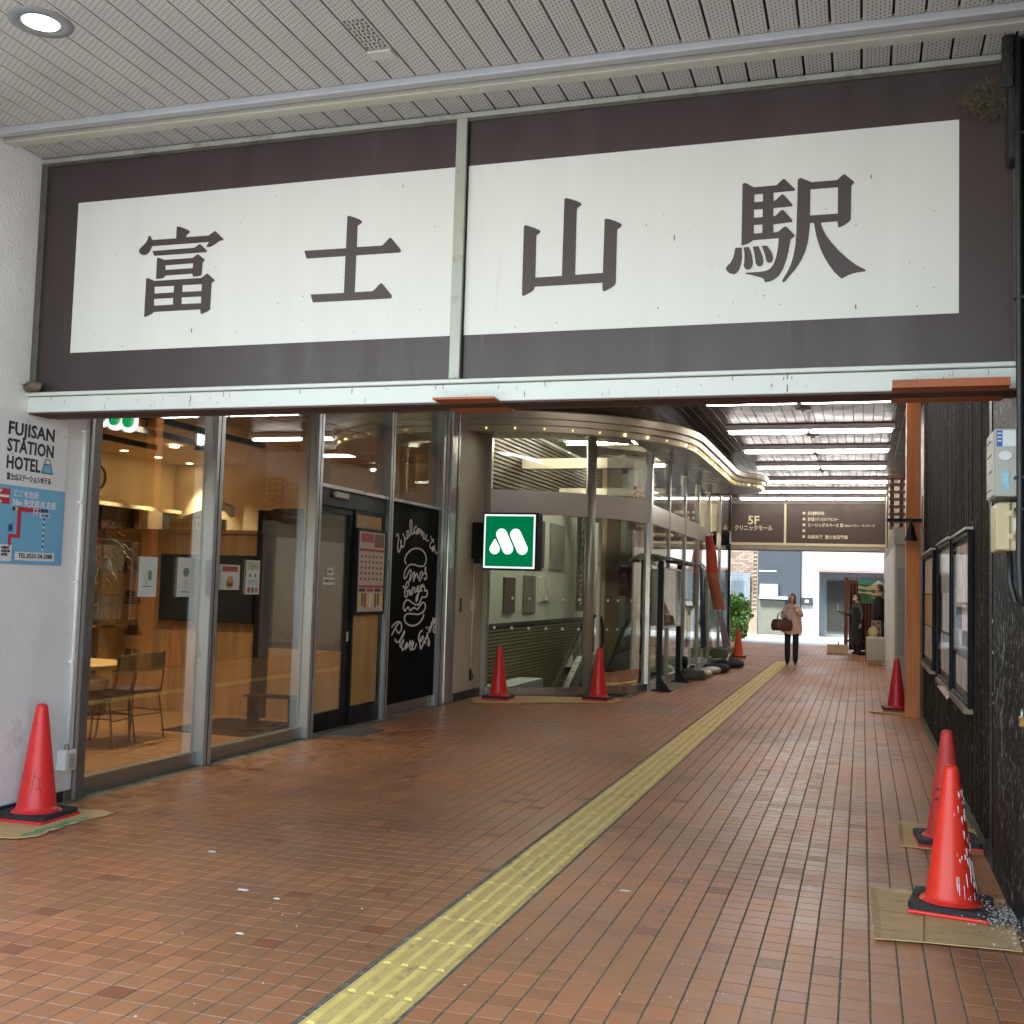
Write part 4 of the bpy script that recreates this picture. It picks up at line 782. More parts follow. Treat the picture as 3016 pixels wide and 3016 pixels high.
# recessed lamps (lit)
for lab, x, y in (('recessed lamp lit nearest the shop glass', -8.6, 11.46), ('recessed lamp lit above the clock', -9.4, 12.26), ('recessed lamp lit over the middle of the cream wall', -9.4, 13.0), ('recessed lamp lit over the yellow crate', -9.4, 13.75)):
    t = thing('recessed_lamp', lab, 'ceiling light', (x, y, 3.215), group='recessed lamps in the shop ceiling')
    MB().lathe([(.062, 0), (.06, -.004), (.048, -.004), (.048, .0)], (x, y, 3.219), 20, close=False).build('rim', WHITEP, t)
    MB().lathe([(.048, 0), (.04, -.002)], (x, y, 3.217), 20).build('lens', WARM, t)
    ld = bpy.data.lights.new('lamp_beam', 'SPOT'); ld.energy = 46; ld.color = (1, .84, .6); ld.spot_size = R(72); ld.spot_blend = .6; ld.shadow_soft_size = .04
    lo = bpy.data.objects.new('lamp_beam', ld); col.objects.link(lo); lo.parent = t; lo.location = (0, 0, -.02); lo.rotation_euler = (0, R(-10) if x < -9 else 0, 0)
for lab, x, y in (('added lamp brightening the shop over the dining table', -6.9, 8.2), ('added lamp brightening the shop over the black screen', -7.1, 9.6), ('added lamp brightening the shop behind the wood partition', -8.3, 11.8), ('added lamp brightening the shop near its corner', -8.8, 7.6)):  # wide-beam lamps added to brighten the shop behind its glass
    t = thing('recessed_lamp', lab, 'ceiling light', (x, y, 3.19), group='recessed lamps in the shop ceiling')
    MB().lathe([(.055, 0), (.045, -.003)], (x, y, 3.194), 20).build('lens', WARM, t)
    ld = bpy.data.lights.new('lamp_beam', 'SPOT'); ld.energy = 46; ld.color = (1, .84, .62); ld.spot_size = R(120); ld.spot_blend = .8; ld.shadow_soft_size = .06
    lo = bpy.data.objects.new('lamp_beam', ld); col.objects.link(lo); lo.parent = t; lo.location = (0, 0, -.03)
# wood partition with pictograms
WPL = wood_mat('partition_wood', srgb(142, 104, 64), srgb(176, 134, 88), .4, axis=2, ply=True)
t = part = thing('wood_partition', 'tall veneered partition with dark pictograms inside the shop', 'partition', (-7.5, 11.05, 0))
for k in range(4):
    x0 = -8.9 + k * .62
    MB().box(x0, 11.0, 0, min(x0 + .615, -6.55), 11.14, 2.07).build('veneer_panel', WPL, t, bevel=.002)
MB().box(-8.9, 10.97, 2.07, -6.50, 11.17, 2.11).build('cap', WPL, t)
MB().box(-6.56, 10.97, 0, -6.38, 11.16, 2.34).build('black_post', BLACKM, t)
BS = M('black_board', (.012, .013, .013), .6, var=.4, scale=2, spec=.2)
MB().box(-7.80, 10.93, 1.05, -6.56, 10.998, 1.82).build('black_board', BS, t, bevel=.004)
MB().box(-6.38, 10.99, .79, -5.36, 11.10, 2.34).build('dark_glazing', GLASS('smoked_glass', (.10, .10, .10), 1.6), t)
MB().box(-6.38, 10.985, 2.30, -5.36, 11.11, 2.36).box(-6.03, 10.98, .8, -5.99, 11.11, 2.3).build('dark_frame', BLACKM, t)
MB().box(-6.36, 10.98, 0, -5.36, 11.12, .79).build('low_panel', WPL, t)
PIC = M('pictogram', srgb(46, 30, 26), .5)
def pic(loops, x, z, s, nm='pictogram'): curve_mesh(nm, [[(a * s, b_ * s) for a, b_ in l] for l in loops], .003, PIC, part, lambda a, b_, c: (x + a, 10.996 - c, z + b_))
for x, s in ((-8.335, .9), (-8.19, 1.0), (-8.04, .9)): pic([[(-10, 0), (10, 0), (10, 40), (60, 40), (0, 200), (-60, 40), (-10, 40)]], x, 1.56, s)
pic([[(-75, 90), (75, 90), (68, 140), (40, 165), (-40, 165), (-68, 140)], [(-78, 60), (78, 60), (78, 80), (-78, 80)], [(-78, 34), (78, 34), (78, 52), (-78, 52)], [(-75, 0), (75, 0), (78, 26), (-78, 26)]], -8.24, 1.22, 1.0)
pic([[(85, 10), (125, 10), (125, 130), (85, 130)], [(60, 180), (128, 180), (128, 192), (60, 192)]], -8.22, 1.22, 1.)
pic([[(-130, 0), (130, 0), (55, 130), (30, 190), (-30, 190), (-55, 130)], [(-42, 120), (-20, 108), (0, 122), (20, 108), (42, 120), (22, 176), (-22, 176)]], -8.18, .86, 1.0)
for r in range(6): pic([[(-110, r * 24), (-20, r * 24), (-20, r * 24 + 15), (-110, r * 24 + 15)]], -8.17, .56, 1.)
for c in range(3): pic([[(10 + c * 34, 60), (30 + c * 34, 60), (30 + c * 34, 135), (10 + c * 34, 135)]], -8.17, .56, 1.)
# column of bright cream wall behind
MB().box(-7.75, 12.6, 0, -6.6, 12.75, 3.22).build('cream_column', SHW, thing('shop_column', 'broad cream wall panel behind the wood partition', 'column', (-7.2, 12.6, 0)))
t = thing('plastic_crate', 'yellow plastic crate on the partition ledge, wrapped in film', 'crate', (-7.45, 11.07, 2.11))
MB().box(-7.75, 10.99, 2.111, -7.1, 11.19, 2.24).build('body', M('crate_yellow', srgb(206, 168, 60), .5, var=.15), t, bevel=.006)
b = MB()
for k in range(12): b.box(-7.73 + k * .052, 10.986, 2.135, -7.70 + k * .052, 10.99, 2.2)
b.build('slots', M('crate_slot', srgb(160, 120, 40), .6), t)
b = MB(); b.tube([(-7.62, 11.07, 2.25), (-7.4, 11.07, 2.29), (-7.2, 11.07, 2.34), (-7.08, 11.07, 2.40), (-7.0, 11.07, 2.36), (-6.96, 11.07, 2.27)], [.02, .045, .06, .055, .06, .03], 10)
b.build('film_roll', M('film', srgb(226, 212, 186), .3, var=.1, bump=.8, bscale=30), t, smooth=True)
# M shaped hanging letter sign (only its foot is seen)
t = thing('letter_sign', 'green letter sign with white glowing edge hanging inside the shop glass', 'sign', (-5.85, 7.5, 2.8))
def blob(n_, pts, y, th, m):
    curve_mesh(n_, pts, th, m, t, lambda a, b_, c: (a, y + c, b_))
def cap(cx, z0, z1, r, n=10): return [((cx + r * math.cos(math.pi * k / n + math.pi)) * 1000, (z0 + r * math.sin(math.pi * k / n + math.pi)) * 1000) for k in range(n + 1)] + [((cx + r) * 1000, z1 * 1000), ((cx - r) * 1000, z1 * 1000)]
GE = EM('sign_green', (.0, .42, .12), .2); WE = EM('sign_glow', (1, 1, .97), .4)
for cx, z in ((-6.02, 2.86), (-5.89, 2.83), (-5.755, 2.81)):
    blob('glow_edge', [cap(cx, z, 3.2, .075)], 7.55, .03, WE); blob('green_face', [cap(cx + .008, z + .012, 3.2, .052)], 7.52, .02, GE)
t = thing('letter_sign', 'small white glowing letter sign hanging from the black beam', 'sign', (-7.1, 10.68, 3.1))
for cx in (-7.12, -7.05): curve_mesh('glow_letter', [cap(cx, 3.07, 3.22, .03)], .04, WE, t, lambda a, b_, c: (a, 10.6 + c, b_))
# table, chairs, plant, bench
t = thing('dining_table', 'pale wooden dining table just inside the shop glass', 'table', (-7.25, 8.5, 0))
TBW = wood_mat('table_wood', srgb(196, 156, 92), srgb(214, 178, 116), .4, axis=0)
MB().prism([(-8.1, 8.2), (-6.62, 8.15), (-6.48, 8.3), (-6.5, 9.0), (-8.1, 9.1)], .705, .74).build('table_top', TBW, t, bevel=.004)
for x, y in ((-7.9, 8.4), (-6.95, 8.6)): MB().cyl((x, y, 0), (x, y, .705), .025).build('leg', BLACKM, t, smooth=True)
TUBM = M('chair_tube', srgb(40, 38, 38), .35, .6); SEATM = M('seat_leather', srgb(78, 52, 46), .45, var=.15); BACKM = wood_mat('chair_back_wood', srgb(176, 150, 104), srgb(196, 168, 120), .45, axis=0)
def chair(lab, x, y, rz):
    t = thing('dining_chair', lab, 'chair', (x, y, 0), rz, 'chairs at the shop table')
    MB().prism([(-.2, -.19), (-.12, -.21), (.12, -.21), (.2, -.19), (.21, .0), (.19, .16), (.1, .21), (-.1, .21), (-.19, .16), (-.21, 0)], .44, .475).build('seat', SEATM, t, local=True, bevel=.012, seg=2)
    b = MB(); n = 9
    vs = [(-.19 + .38 * i / n, -.225 - .035 * math.sin(math.pi * i / n) - d, z) for d in (0, .012) for z in (.66, .83) for i in range(n + 1)]
    m_ = n + 1; fs = []
    for i in range(n): fs += [(i, i + 1, m_ + i + 1, m_ + i), (2 * m_ + i, 3 * m_ + i, 3 * m_ + i + 1, 2 * m_ + i + 1), (i, 2 * m_ + i, 2 * m_ + i + 1, i + 1), (m_ + i, m_ + i + 1, 3 * m_ + i + 1, 3 * m_ + i)]
    b.add(vs, fs).build('backrest', BACKM, t, local=True)
    for s in (-1, 1):
        MB().tube([(s * .19, .16, .43), (s * .2, .19, .25), (s * .215, .215, 0)], .0095, 7).build('leg', TUBM, t, smooth=True, local=True)
        MB().tube([(s * .17, -.24, .84), (s * .185, -.225, .6), (s * .195, -.19, .44), (s * .19, -.17, .42), (s * .205, -.21, .2), (s * .215, -.235, 0)], .0095, 7).build('leg', TUBM, t, smooth=True, local=True)
        MB().tube([(s * .195, -.2, .43), (s * .19, .17, .43)], .008, 6).tube([(s * .205, -.215, .26), (s * .2, .185, .26)], .006, 6).build('side_rail', TUBM, t, local=True)
    MB().tube([(-.2, .187, .24), (.2, .187, .24)], .006, 6).tube([(-.205, -.215, .24), (.205, -.215, .24)], .006, 6).build('cross_rail', TUBM, t, local=True)
    return t
ch = chair('dark tube chair with round leather seat nearest the shop glass', -6.66, 8.55, R(100))
dup(ch, (-6.72, 9.05, 0), R(80), 'second dark tube chair behind the nearest one at the table')
dup(ch, (-7.35, 8.35, 0), R(170), 'tube chair mostly hidden by the shop jamb')
t = thing('potted_plant', 'dark leafy indoor plant beside the shop jamb', 'plant', (-8.15, 10.3, 0))
b = MB(); L = MB()
b.cyl((-8.15, 10.3, 0.4), (-8.12, 10.3, 1.9), .02, .012).build('stem', M('stem', srgb(70, 54, 36), .8), t)
for k in range(150):
    a = rnd.uniform(0, 6.28); z = rnd.uniform(1.55, 2.12); l = rnd.uniform(.12, .3); p0 = Vector((-8.13, 10.3, z)); d = Vector((math.cos(a), math.sin(a), rnd.uniform(-.9, .25))); q = p0 + Vector((math.cos(a), math.sin(a), rnd.uniform(-.2, .4))) * rnd.uniform(.05, .25)
    n_ = d.cross(Vector((0, 0, 1))).normalized() * .016; e = q + d * l; mi = q + d * l * .5 + Vector((0, 0, .03))
    L.add([q, mi + n_, e, mi - n_], [(0, 1, 2, 3)])
stuff(L.build('leaves', M('dark_leaf', srgb(52, 66, 34), .5, var=.4, scale=12), t))
MB().lathe([(.14, 0), (.17, .38), (.15, .4)], (-8.15, 10.3, 0), 18).build('pot', M('pot', srgb(90, 70, 50), .7), t, smooth=True)
t = thing('shop_rack', 'narrow wooden rack with magazines at the partition edge', 'rack', (-8.5, 10.7, 0))
for z in (.95, 1.2, 1.45, 1.7): MB().box(-8.62, 10.6, z, -8.36, 10.9, z + .02).build('shelf', TBW, t)
for x in (-8.62, -8.38): MB().box(x, 10.6, .2, x + .02, 10.9, 1.9).build('side', TBW, t)
t = thing('low_bench', 'low black bench and dark mat inside the shop door', 'bench', (-6.0, 10.4, 0))
MB().box(-6.25, 10.3, .31, -5.65, 10.55, .33).build('seat', BLACKM, t)
for x in (-6.2, -5.72): MB().box(x, 10.32, 0, x + .03, 10.52, .31).build('leg', BLACKM, t)
MB().box(-6.75, 9.6, 0.004, -5.5, 10.75, .012).build('mat', BLACKM, thing('floor_mat', 'black entrance mat on the wooden shop floor', 'mat', (-6.1, 10.1, 0)))
# ---------------------------------------------------------------- cream pier and the green square sign
t = thing('cream_pier', 'cream painted pier with a dark skirting between the shop and the curved glass', 'wall', (-5.17, 14.3, 0))
MB().box(-5.6, 13.76, .115, -5.17, 14.80, 4.3).build('pier', CREAM, t, bevel=.006)
MB().box(-5.6, 13.76, 0, -5.155, 14.80, .115).build('skirting', M('skirt_dark', srgb(62, 58, 54), .5, var=.15), t, bevel=.003)
MB().box(-5.169, 13.90, 1.19, -5.16, 13.96, 1.38).build('slot_plate', M('slot_plate', srgb(70, 64, 50), .5), t)
t = thing('conduit', 'cream cable conduit hanging below the green square sign', 'pipe', (-5.155, 14.38, .3))
MB().cyl((-5.155, 14.37, .40), (-5.155, 14.39, 1.86), .013, n=10).build('pipe', M('pvc_cream', srgb(206, 196, 172), .45), t, smooth=True)
MB().box(-5.17, 14.32, 1.20, -5.12, 14.45, 1.36).build('junction_box', MATS['pvc_cream'], t, bevel=.006)
MB().tube([(-5.155, 14.37, .41), (-5.15, 14.38, .35), (-5.14, 14.44, .32), (-5.14, 14.42, .26), (-5.15, 14.37, .24)], .006, 6).cyl((-5.155, 14.37, .40), (-5.155, 14.37, .24), .016, n=8).build('loose_end', BLACKM, t)
t = thing('square_sign', 'lit green square sign with a rounded white letter mark', 'sign', (-4.56, 14.3, 1.77))
MB().box(-4.965, 14.16, 1.775, -4.185, 14.42, 2.56).build('casing', BLACKM, t, bevel=.008)
MB().box(-4.94, 14.15, 1.80, -4.21, 14.158, 2.535).build('lit_border', EM('lit_white', (.9, 1, .96), .2), t)
MB().box(-4.917, 14.146, 1.825, -4.233, 14.1495, 2.510).build('lit_green', EM('lit_green', (.0, .162, .055), .2), t)
fr = lambda a, b_, c: (a, 14.1435 - c, b_)
def capsule(p, q, r, n=12):
    p, q = Vector(p), Vector(q); d = (q - p).normalized(); an = math.atan2(d.y, d.x); o_ = []
    for k in range(n + 1): a = an + math.pi / 2 + math.pi * k / n; o_.append(((p.x + r * math.cos(a)) * 1000, (p.y + r * math.sin(a)) * 1000))
    for k in range(n + 1): a = an - math.pi / 2 + math.pi * k / n; o_.append(((q.x + r * math.cos(a)) * 1000, (q.y + r * math.sin(a)) * 1000))
    return o_
LM = EM('lit_mark', (.95, 1, .97), .22)
curve_mesh('letter_mark', [capsule((-4.684, 2.262), (-4.592, 2.068), .079)], .002, LM, t, fr)
curve_mesh('letter_mark', [capsule((-4.484, 2.262), (-4.386, 2.066), .079)], .002, LM, t, fr)
dp = [(-4770, 2196)] + [(-4779 + 74 * math.cos(a), 2062 + 74 * math.sin(a)) for a in [R(q) for q in range(28, -209, -14)]] + [(-4786, 2196)]
curve_mesh('letter_mark', [[(a, b_) for a, b_ in dp]], .002, LM, t, fr)
MB().box(-5.17, 14.30, 1.93, -4.965, 14.40, 2.43).box(-5.155, 14.34, 1.86, -5.05, 14.38, 1.93).build('bracket', BLACKM, t, bevel=.008)

# ---------------------------------------------------------------- curved glass entrance
ARC = [(-5.10, 14.84), (-4.80, 14.97), (-4.50, 15.12), (-4.22, 15.28), (-3.98, 15.45), (-3.80, 15.61), (-3.60, 15.84), (-3.43, 16.14), (-3.29, 16.47), (-3.18, 16.84)]
def off(pts, d):
    o_ = []
    for i, p in enumerate(pts):
        a = Vector(pts[max(i - 1, 0)]); b_ = Vector(pts[min(i + 1, len(pts) - 1)]); t_ = (b_ - a).normalized(); o_.append((p[0] + t_.y * d, p[1] - t_.x * d))
    return o_
def ribbon(pts, d0, d1, z0, z1): return MB().prism(off(pts, d0) + off(pts, d1)[::-1], z0, z1)
t = ent = thing('glass_entrance', 'curved glass entrance with a stainless band round an escalator hall', 'entrance', (-4.2, 15.3, 0))
GL2 = GLASS('hall_glass', (.88, .91, .87), .75)
ribbon(ARC, -.02, .06, 0, .125).build('steel_sill', brushed('sill_steel', (.5, .48, .46), .22, axis=2), t, smooth=False)
for seg, z0, z1 in ((ARC[:6], .126, 2.60), (ARC[5:], .126, 2.60), (ARC[:6], 2.94, 3.80), (ARC[5:], 2.94, 3.80)):
    ribbon(seg, -.004, .004, z0, z1).build('curved_pane', GL2, t, smooth=True, auto=40)
ribbon(ARC[:6], .0, .045, 2.60, 2.94).build('steel_band', STEEL, t, smooth=True, auto=40)
ribbon(ARC[5:], .0, .045, 2.60, 2.94).build('steel_band', STEEL, t, smooth=True, auto=40)
DST = M('grey_steel', srgb(172, 168, 156), .35, .4, var=.12, scale=2, stretch=(2, 2, .4), dirt=srgb(84, 80, 72), dscale=3)
MB().cyl((-3.80, 15.60, 0), (-3.80, 15.60, 3.82), .075, n=16).build('post', DST, t, smooth=True)
MB().box(-5.17, 14.78, 0, -5.08, 14.88, 3.82).build('jamb', DST, t, bevel=.006)
MB().box(-3.70, 15.70, .12, -3.66, 15.78, 2.6).build('door_stile', DST, t)
MB().obox((-3.175, 16.86, 1.91), (.11, .13, 3.82), 0).build('post', brushed('post_steel', (.55, .55, .53), .3), t, bevel=.006)
for z in (1.39, .965):
    for x in (-5.0, -4.77, -4.55, -4.33, -4.12, -3.92, -3.58, -3.47, -3.33):
        for i in range(len(ARC) - 1):
            if ARC[i][0] <= x <= ARC[i + 1][0]:
                f_ = (x - ARC[i][0]) / (ARC[i + 1][0] - ARC[i][0]); y = ARC[i][1] + f_ * (ARC[i + 1][1] - ARC[i][1]); d = Vector((ARC[i + 1][0] - ARC[i][0], ARC[i + 1][1] - ARC[i][1])).normalized()
                n_ = Vector((d.y, -d.x)); MB().cyl((x + n_.x * .008, y + n_.y * .008, z), (x + n_.x * .011, y + n_.y * .011, z), .021, n=12).build('warning_dot', WHITEP, t)
t = fac = thing('glass_facade', 'straight row of tall glass bays running from the curved entrance to the far black post', 'facade', (-3.15, 22, 0))
ys = [16.92, 18.55, 20.3, 22.05, 23.7, 25.6, 27.5]
for i, y in enumerate(ys[:-1]):
    y1 = ys[i + 1]
    if i: MB().box(-3.22, y - .05, 0, -3.12, y + .05, 4.3).build('mullion', DST, t, bevel=.004)
    MB().box(-3.156, y + .05, .13, -3.148, y1 - .05, 2.60).build('pane', GL2, t)
    MB().box(-3.156, y + .05, 2.90, -3.148, y1 - .05, 4.28).build('pane', GL2, t)
    if y < 23.6:
        MB().box(-3.18, y + .05, 2.60, -3.13, y1 - .05, 2.90).build('steel_band', STEEL, t, bevel=.003)
    MB().box(-3.19, y + .05, 0, -3.13, y1 - .05, .13).build('sill', STEEL, t)
MB().box(-3.23, 27.5, 0, -3.12, 27.62, 4.3).build('black_post', BLACKM, t)
MB().box(-3.13, 16.95, -.004, -2.80, 26.0, .012).build('kerb', M('kerb_concrete', srgb(134, 128, 112), .9, var=.15, bump=.4, dirt=srgb(90, 84, 70)), t)

# hall behind the curved glass
HW = M('hall_wall', srgb(206, 210, 198), .6, var=.04, scale=1.5)
struct(MB().box(-5.75, 14.85, -2.5, -5.55, 25.2, 4.3).box(-5.75, 25.0, 0, -4.6, 25.2, 4.3).box(-5.7, 14.8, -2.6, -3.2, 14.84, -.01).build('hall_wall', HW))
struct(MB().box(-5.7, 21.0, -.3, -3.18, 27.6, .002).box(-3.6, 16.6, -.3, -3.18, 21.0, .002).build('hall_floor', M('hall_floor', srgb(176, 168, 146), .25, var=.08, scale=2)))
struct(MB().box(-5.7, 14.9, -2.6, -3.2, 21.2, -2.5).box(-3.62, 15.7, -2.5, -3.6, 21.0, 0).box(-5.7, 20.98, -2.5, -3.6, 21.0, -.001).build('hall_pit', M('pit', srgb(96, 92, 80), .7)))
struct(MB().box(-5.7, 14.9, 4.25, -3.2, 27.6, 4.4).build('hall_ceiling', M('hall_ceil', srgb(150, 146, 134), .6)))
LOU = M('louvre_olive', srgb(132, 128, 102), .5, var=.08)
t = lv = thing('louvre_wall', 'olive horizontal louvres lining the escalator well below the posters', 'louvres', (-5.53, 18, .4))
MB().box(-5.549, 14.9, -1.2, -5.54, 24.5, .9).box(-5.549, 14.9, 3.0, -5.54, 24.5, 4.2).build('backing', BLACKM, t)
for k in range(31): MB().box(-5.539, 14.9, -.88 + k * .057, -5.50, 24.5, -.843 + k * .057).build('slat', LOU, t)
for k in range(17): MB().box(-5.539, 14.9, 3.03 + k * .068, -5.50, 24.5, 3.072 + k * .068).build('slat', M('louvre_brown', srgb(86, 76, 58), .6), t)
MB().box(-5.548, 14.9, .90, -5.49, 24.5, .96).build('ledge', M('ledge_dark', srgb(60, 62, 60), .5), t)
for k, (lab, y0, y1, z0, z1, c) in enumerate((('brown poster panel low on the hall wall behind the glass', 16.9, 17.5, 1.12, 1.70, srgb(96, 76, 68)), ('grey oval picture panel on the hall wall', 18.0, 18.7, 1.1, 1.75, srgb(120, 118, 112)), ('white notice sheet on the hall wall behind the glass', 19.0, 19.6, 1.3, 1.75, srgb(216, 218, 208)), ('dark tall advertising panel on the hall wall', 18.2, 19.2, 1.9, 2.75, srgb(84, 78, 74)), ('grey advertising panel with a pale figure on the hall wall', 19.6, 20.6, 1.9, 2.75, srgb(140, 136, 128)), ('red brown panel high on the hall wall', 17.6, 19.0, 2.9, 3.3, srgb(92, 52, 46)))):
    t = thing('wall_panel', lab, 'poster', (-5.54, (y0 + y1) / 2, (z0 + z1) / 2), group='panels on the hall wall')
    MB().box(-5.549, y0, z0, -5.52, y1, z1).build('panel', M('hall_panel%d' % k, c, .45, var=.25, scale=3), t, bevel=.004)
t = thing('vertical_banner', 'tall grey banner with vertical letters inside the curved glass', 'banner', (-5.35, 21.2, 2))
MB().box(-5.36, 20.9, 1.1, -5.34, 21.5, 3.0).build('cloth', M('banner_grey', srgb(104, 100, 92), .6), t)
text('lettering', 'FUJIYAMA', .3, M('letter_pale', srgb(190, 188, 176), .5), t, lambda a, b_, c: (-5.33 + c, 21.1 + b_, 1.2 + a), w=1.7, bold=.004)
# beams and hanging boards in the hall
t = thing('hall_beam', 'pale beam crossing high inside the escalator hall', 'beam', (-4.5, 17.5, 3.5)); MB().box(-5.5, 17.6, 3.55, -3.3, 17.8, 3.72).build('beam_body', CREAM, t)
t = thing('hall_beam', 'second pale beam deeper inside the escalator hall', 'beam', (-4.5, 20, 3.5)); MB().box(-5.5, 20.0, 3.30, -3.3, 20.2, 3.44).build('beam_body', CREAM, t)
t = thing('hall_column', 'grey steel column standing past the escalator', 'column', (-4.45, 22.2, 0)); MB().box(-4.60, 22.0, 0, -4.35, 22.3, 4.25).build('shaft', DST, t, bevel=.01); MB().box(-4.28, 22.1, 0, -4.2, 22.2, 4.25).build('rib', DST, t)
t = thing('hall_partition', 'cream wall panel beside the red poster in the hall', 'wall', (-4.85, 21.9, 0)); MB().box(-5.1, 21.9, 0, -4.72, 22.0, 4.2).build('panel', M('warm_cream', srgb(196, 172, 140), .6), t)
t = thing('roof_terrace_poster', 'red poster with white lettering and a mountain face mark in the hall', 'poster', (-4.7, 21.95, 1.8))
MB().box(-4.74, 21.94, 1.42, -4.50, 21.95, 2.02).build('sheet', M('poster_red', srgb(140, 44, 40), .5), t)
text('lettering', 'STATION\nROOF TOP\nTERRACE\n-6F-', .075, WHITEP, t, FX(21.94, -4.73, 1.74), w=.2, bold=.001, sy=.8)
MB().prism([(-4.68, 1.82), (-4.56, 1.82), (-4.59, 1.9), (-4.65, 1.9)], 21.935, 21.938, plane='xz').build('mountain_mark', WHITEP, t)
MB().box(-4.74, 21.94, 2.06, -4.45, 21.95, 2.34).build('sheet', M('poster_pale', srgb(206, 206, 190), .5), thing('ice_poster', 'pale poster with red letters above the red poster', 'poster', (-4.6, 21.95, 2.2)))
text('lettering', 'CE', .14, M('poster_red2', srgb(170, 60, 50), .5), [o for o in col.objects if o.name == 'ice_poster'][0], FX(21.94, -4.70, 2.14), w=.12)
for i, (lab, x, y) in enumerate((('lit tube lamp on the hall ceiling nearest the curved glass', -4.6, 16.6), ('lit tube lamp on the hall ceiling over the escalator', -4.4, 19.0), ('lit tube lamp on the hall ceiling beyond the escalator', -4.4, 22.6))):
    t = thing('hall_lamp', lab, 'ceiling light', (x, y, 4.2), group='tube lamps in the escalator hall')
    MB().box(x - .75, y - .05, 4.19, x + .75, y + .05, 4.24).build('housing', WHITEP, t); MB().cyl((x - .7, y, 4.16), (x + .7, y, 4.16), .03, n=10).build('tube', EM('hall_tube', (1, .93, .8), 26), t, smooth=True)
# escalator
t = esc = thing('escalator', 'escalator descending into the well with rounded glass balustrades', 'escalator', (-4.8, 20.5, 0))
def balus(x):
    pts = [(x, 21.35, .30), (x, 21.55, .50), (x, 21.55, .82), (x, 21.35, .99), (x, 20.9, 1.02), (x, 20.2, .98), (x, 19.6, .76), (x, 18.0, -.12), (x, 16.0, -1.3), (x, 15.0, -1.9)]
    q = []
    for i in range(len(pts) - 1): 
        a, b_ = Vector(pts[i]), Vector(pts[i + 1]); q += [a, a.lerp(b_, .5)]
    q.append(Vector(pts[-1]))
    MB().tube(q, .035, 8).build('handrail', RUBBER, esc, smooth=True)
    g = [(y, z - .03) for _, y, z in pts]; low = [(15.0, -2.45), (18.0, -.72), (19.8, .12), (21.35, .12)]
    MB().prism([(a, b_) for a, b_ in g] + low, x - .006, x + .006, plane='yz').build('glass_side', GLASS('balustrade', (.7, .86, .8), 2.), esc)
    MB().prism([(21.4, 0), (21.4, .3), (19.7, .3), (18.0, -.55), (15.0, -2.2), (15, -2.5), (18.2, -.9), (19.9, 0)], x - .06, x + .06, plane='yz').build('skirt', M('skirt_panel', srgb(186, 192, 184), .3, .3), esc)
balus(-4.95); balus(-4.15)
for k in range(16): MB().box(-4.88, 19.6 - k * .3, -.2 - k * .165 - .2, -4.22, 19.9 - k * .3, -.16 - k * .165).build('step', M('step_metal', srgb(84, 84, 80), .4, .6), esc)
MB().box(-5.5, 20.9, .003, -3.62, 21.0, .006).build('yellow_line', YEL, thing('floor_line', 'yellow line across the hall floor at the escalator head', 'floor marking', (-4.5, 20.95, 0)))
MB().box(-5.4, 14.95, -.9, -5.0, 17.5, .06).build('sloped_panel', M('white_ramp', srgb(188, 200, 192), .5), thing('ramp_panel', 'white panel lining the escalator well at the glass foot', 'panel', (-5.2, 16, 0)))
# lit paper lanterns behind the far bays
for lab, x, y in (('glowing cream paper shade with a red emblem behind the far glass bays', -3.42, 25.3), ('second glowing cream paper shade, nearer the black post', -3.36, 26.4)):
    t = thing('paper_lantern', lab, 'lamp', (x, y, 3.0), group='glowing paper shades')
    MB().lathe([(.12, 0), (.15, .2), (.155, .45), (.12, .6), (.15, .66)], (x, y, 3.0), 16, close=False).build('shade', EM('lantern', (1, .76, .44), .26), t, smooth=True)
    MB().lathe([(.03, .1), (.06, .2), (.05, .3)], (x, y, 3.1), 10).build('bulb', EM('lantern_bulb', (1, .9, .6), 1.2), t)
    if x < -3.4: MB().cyl((x + .04, y - .157, 3.42), (x + .04, y - .16, 3.42), .055, n=14).build('emblem', EM('emblem_red', (.6, .12, .07), .22), t)
    for a in (-.06, 0, .06): MB().cyl((x + a, y, 3.66), (x + a * 1.6, y, 3.82), .008, n=6).build('cord', WHITEP, t)

# ---------------------------------------------------------------- curved canopy with bulbs
CV = [(-5.25, 13.98), (-4.9, 14.0), (-4.5, 14.06), (-4.1, 14.19), (-3.76, 14.39), (-3.41, 14.65), (-3.12, 14.92), (-2.9, 15.18), (-2.7, 15.5), (-2.55, 15.86), (-2.45, 16.3), (-2.41, 16.9), (-2.41, 18.5), (-2.41, 20.2), (-2.41, 21.4), (-2.3, 21.9), (-2.05, 22.3), (-1.95, 22.8), (-2.05, 23.4), (-2.4, 23.9), (-2.9, 24.1), (-3.3, 24.15)]
def smooth2(pts, n=3):
    q = []
    P_ = [Vector(p) for p in pts]
    for k in range(len(P_) - 1):
        p0, p1, p2, p3 = P_[max(k - 1, 0)], P_[k], P_[k + 1], P_[min(k + 2, len(P_) - 1)]
        for s in [i / n for i in range(n)]: q.append(tuple(.5 * ((2 * p1) + (-p0 + p2) * s + (2 * p0 - 5 * p1 + 4 * p2 - p3) * s * s + (-p0 + 3 * p1 - 3 * p2 + p3) * s ** 3)))
    return q + [tuple(P_[-1])]
CS = smooth2(CV)
t = cano = thing('curved_canopy', 'bronze coloured stepped canopy with small yellow bulbs curving over the glass entrance', 'canopy', (-3.4, 16, 3.66))
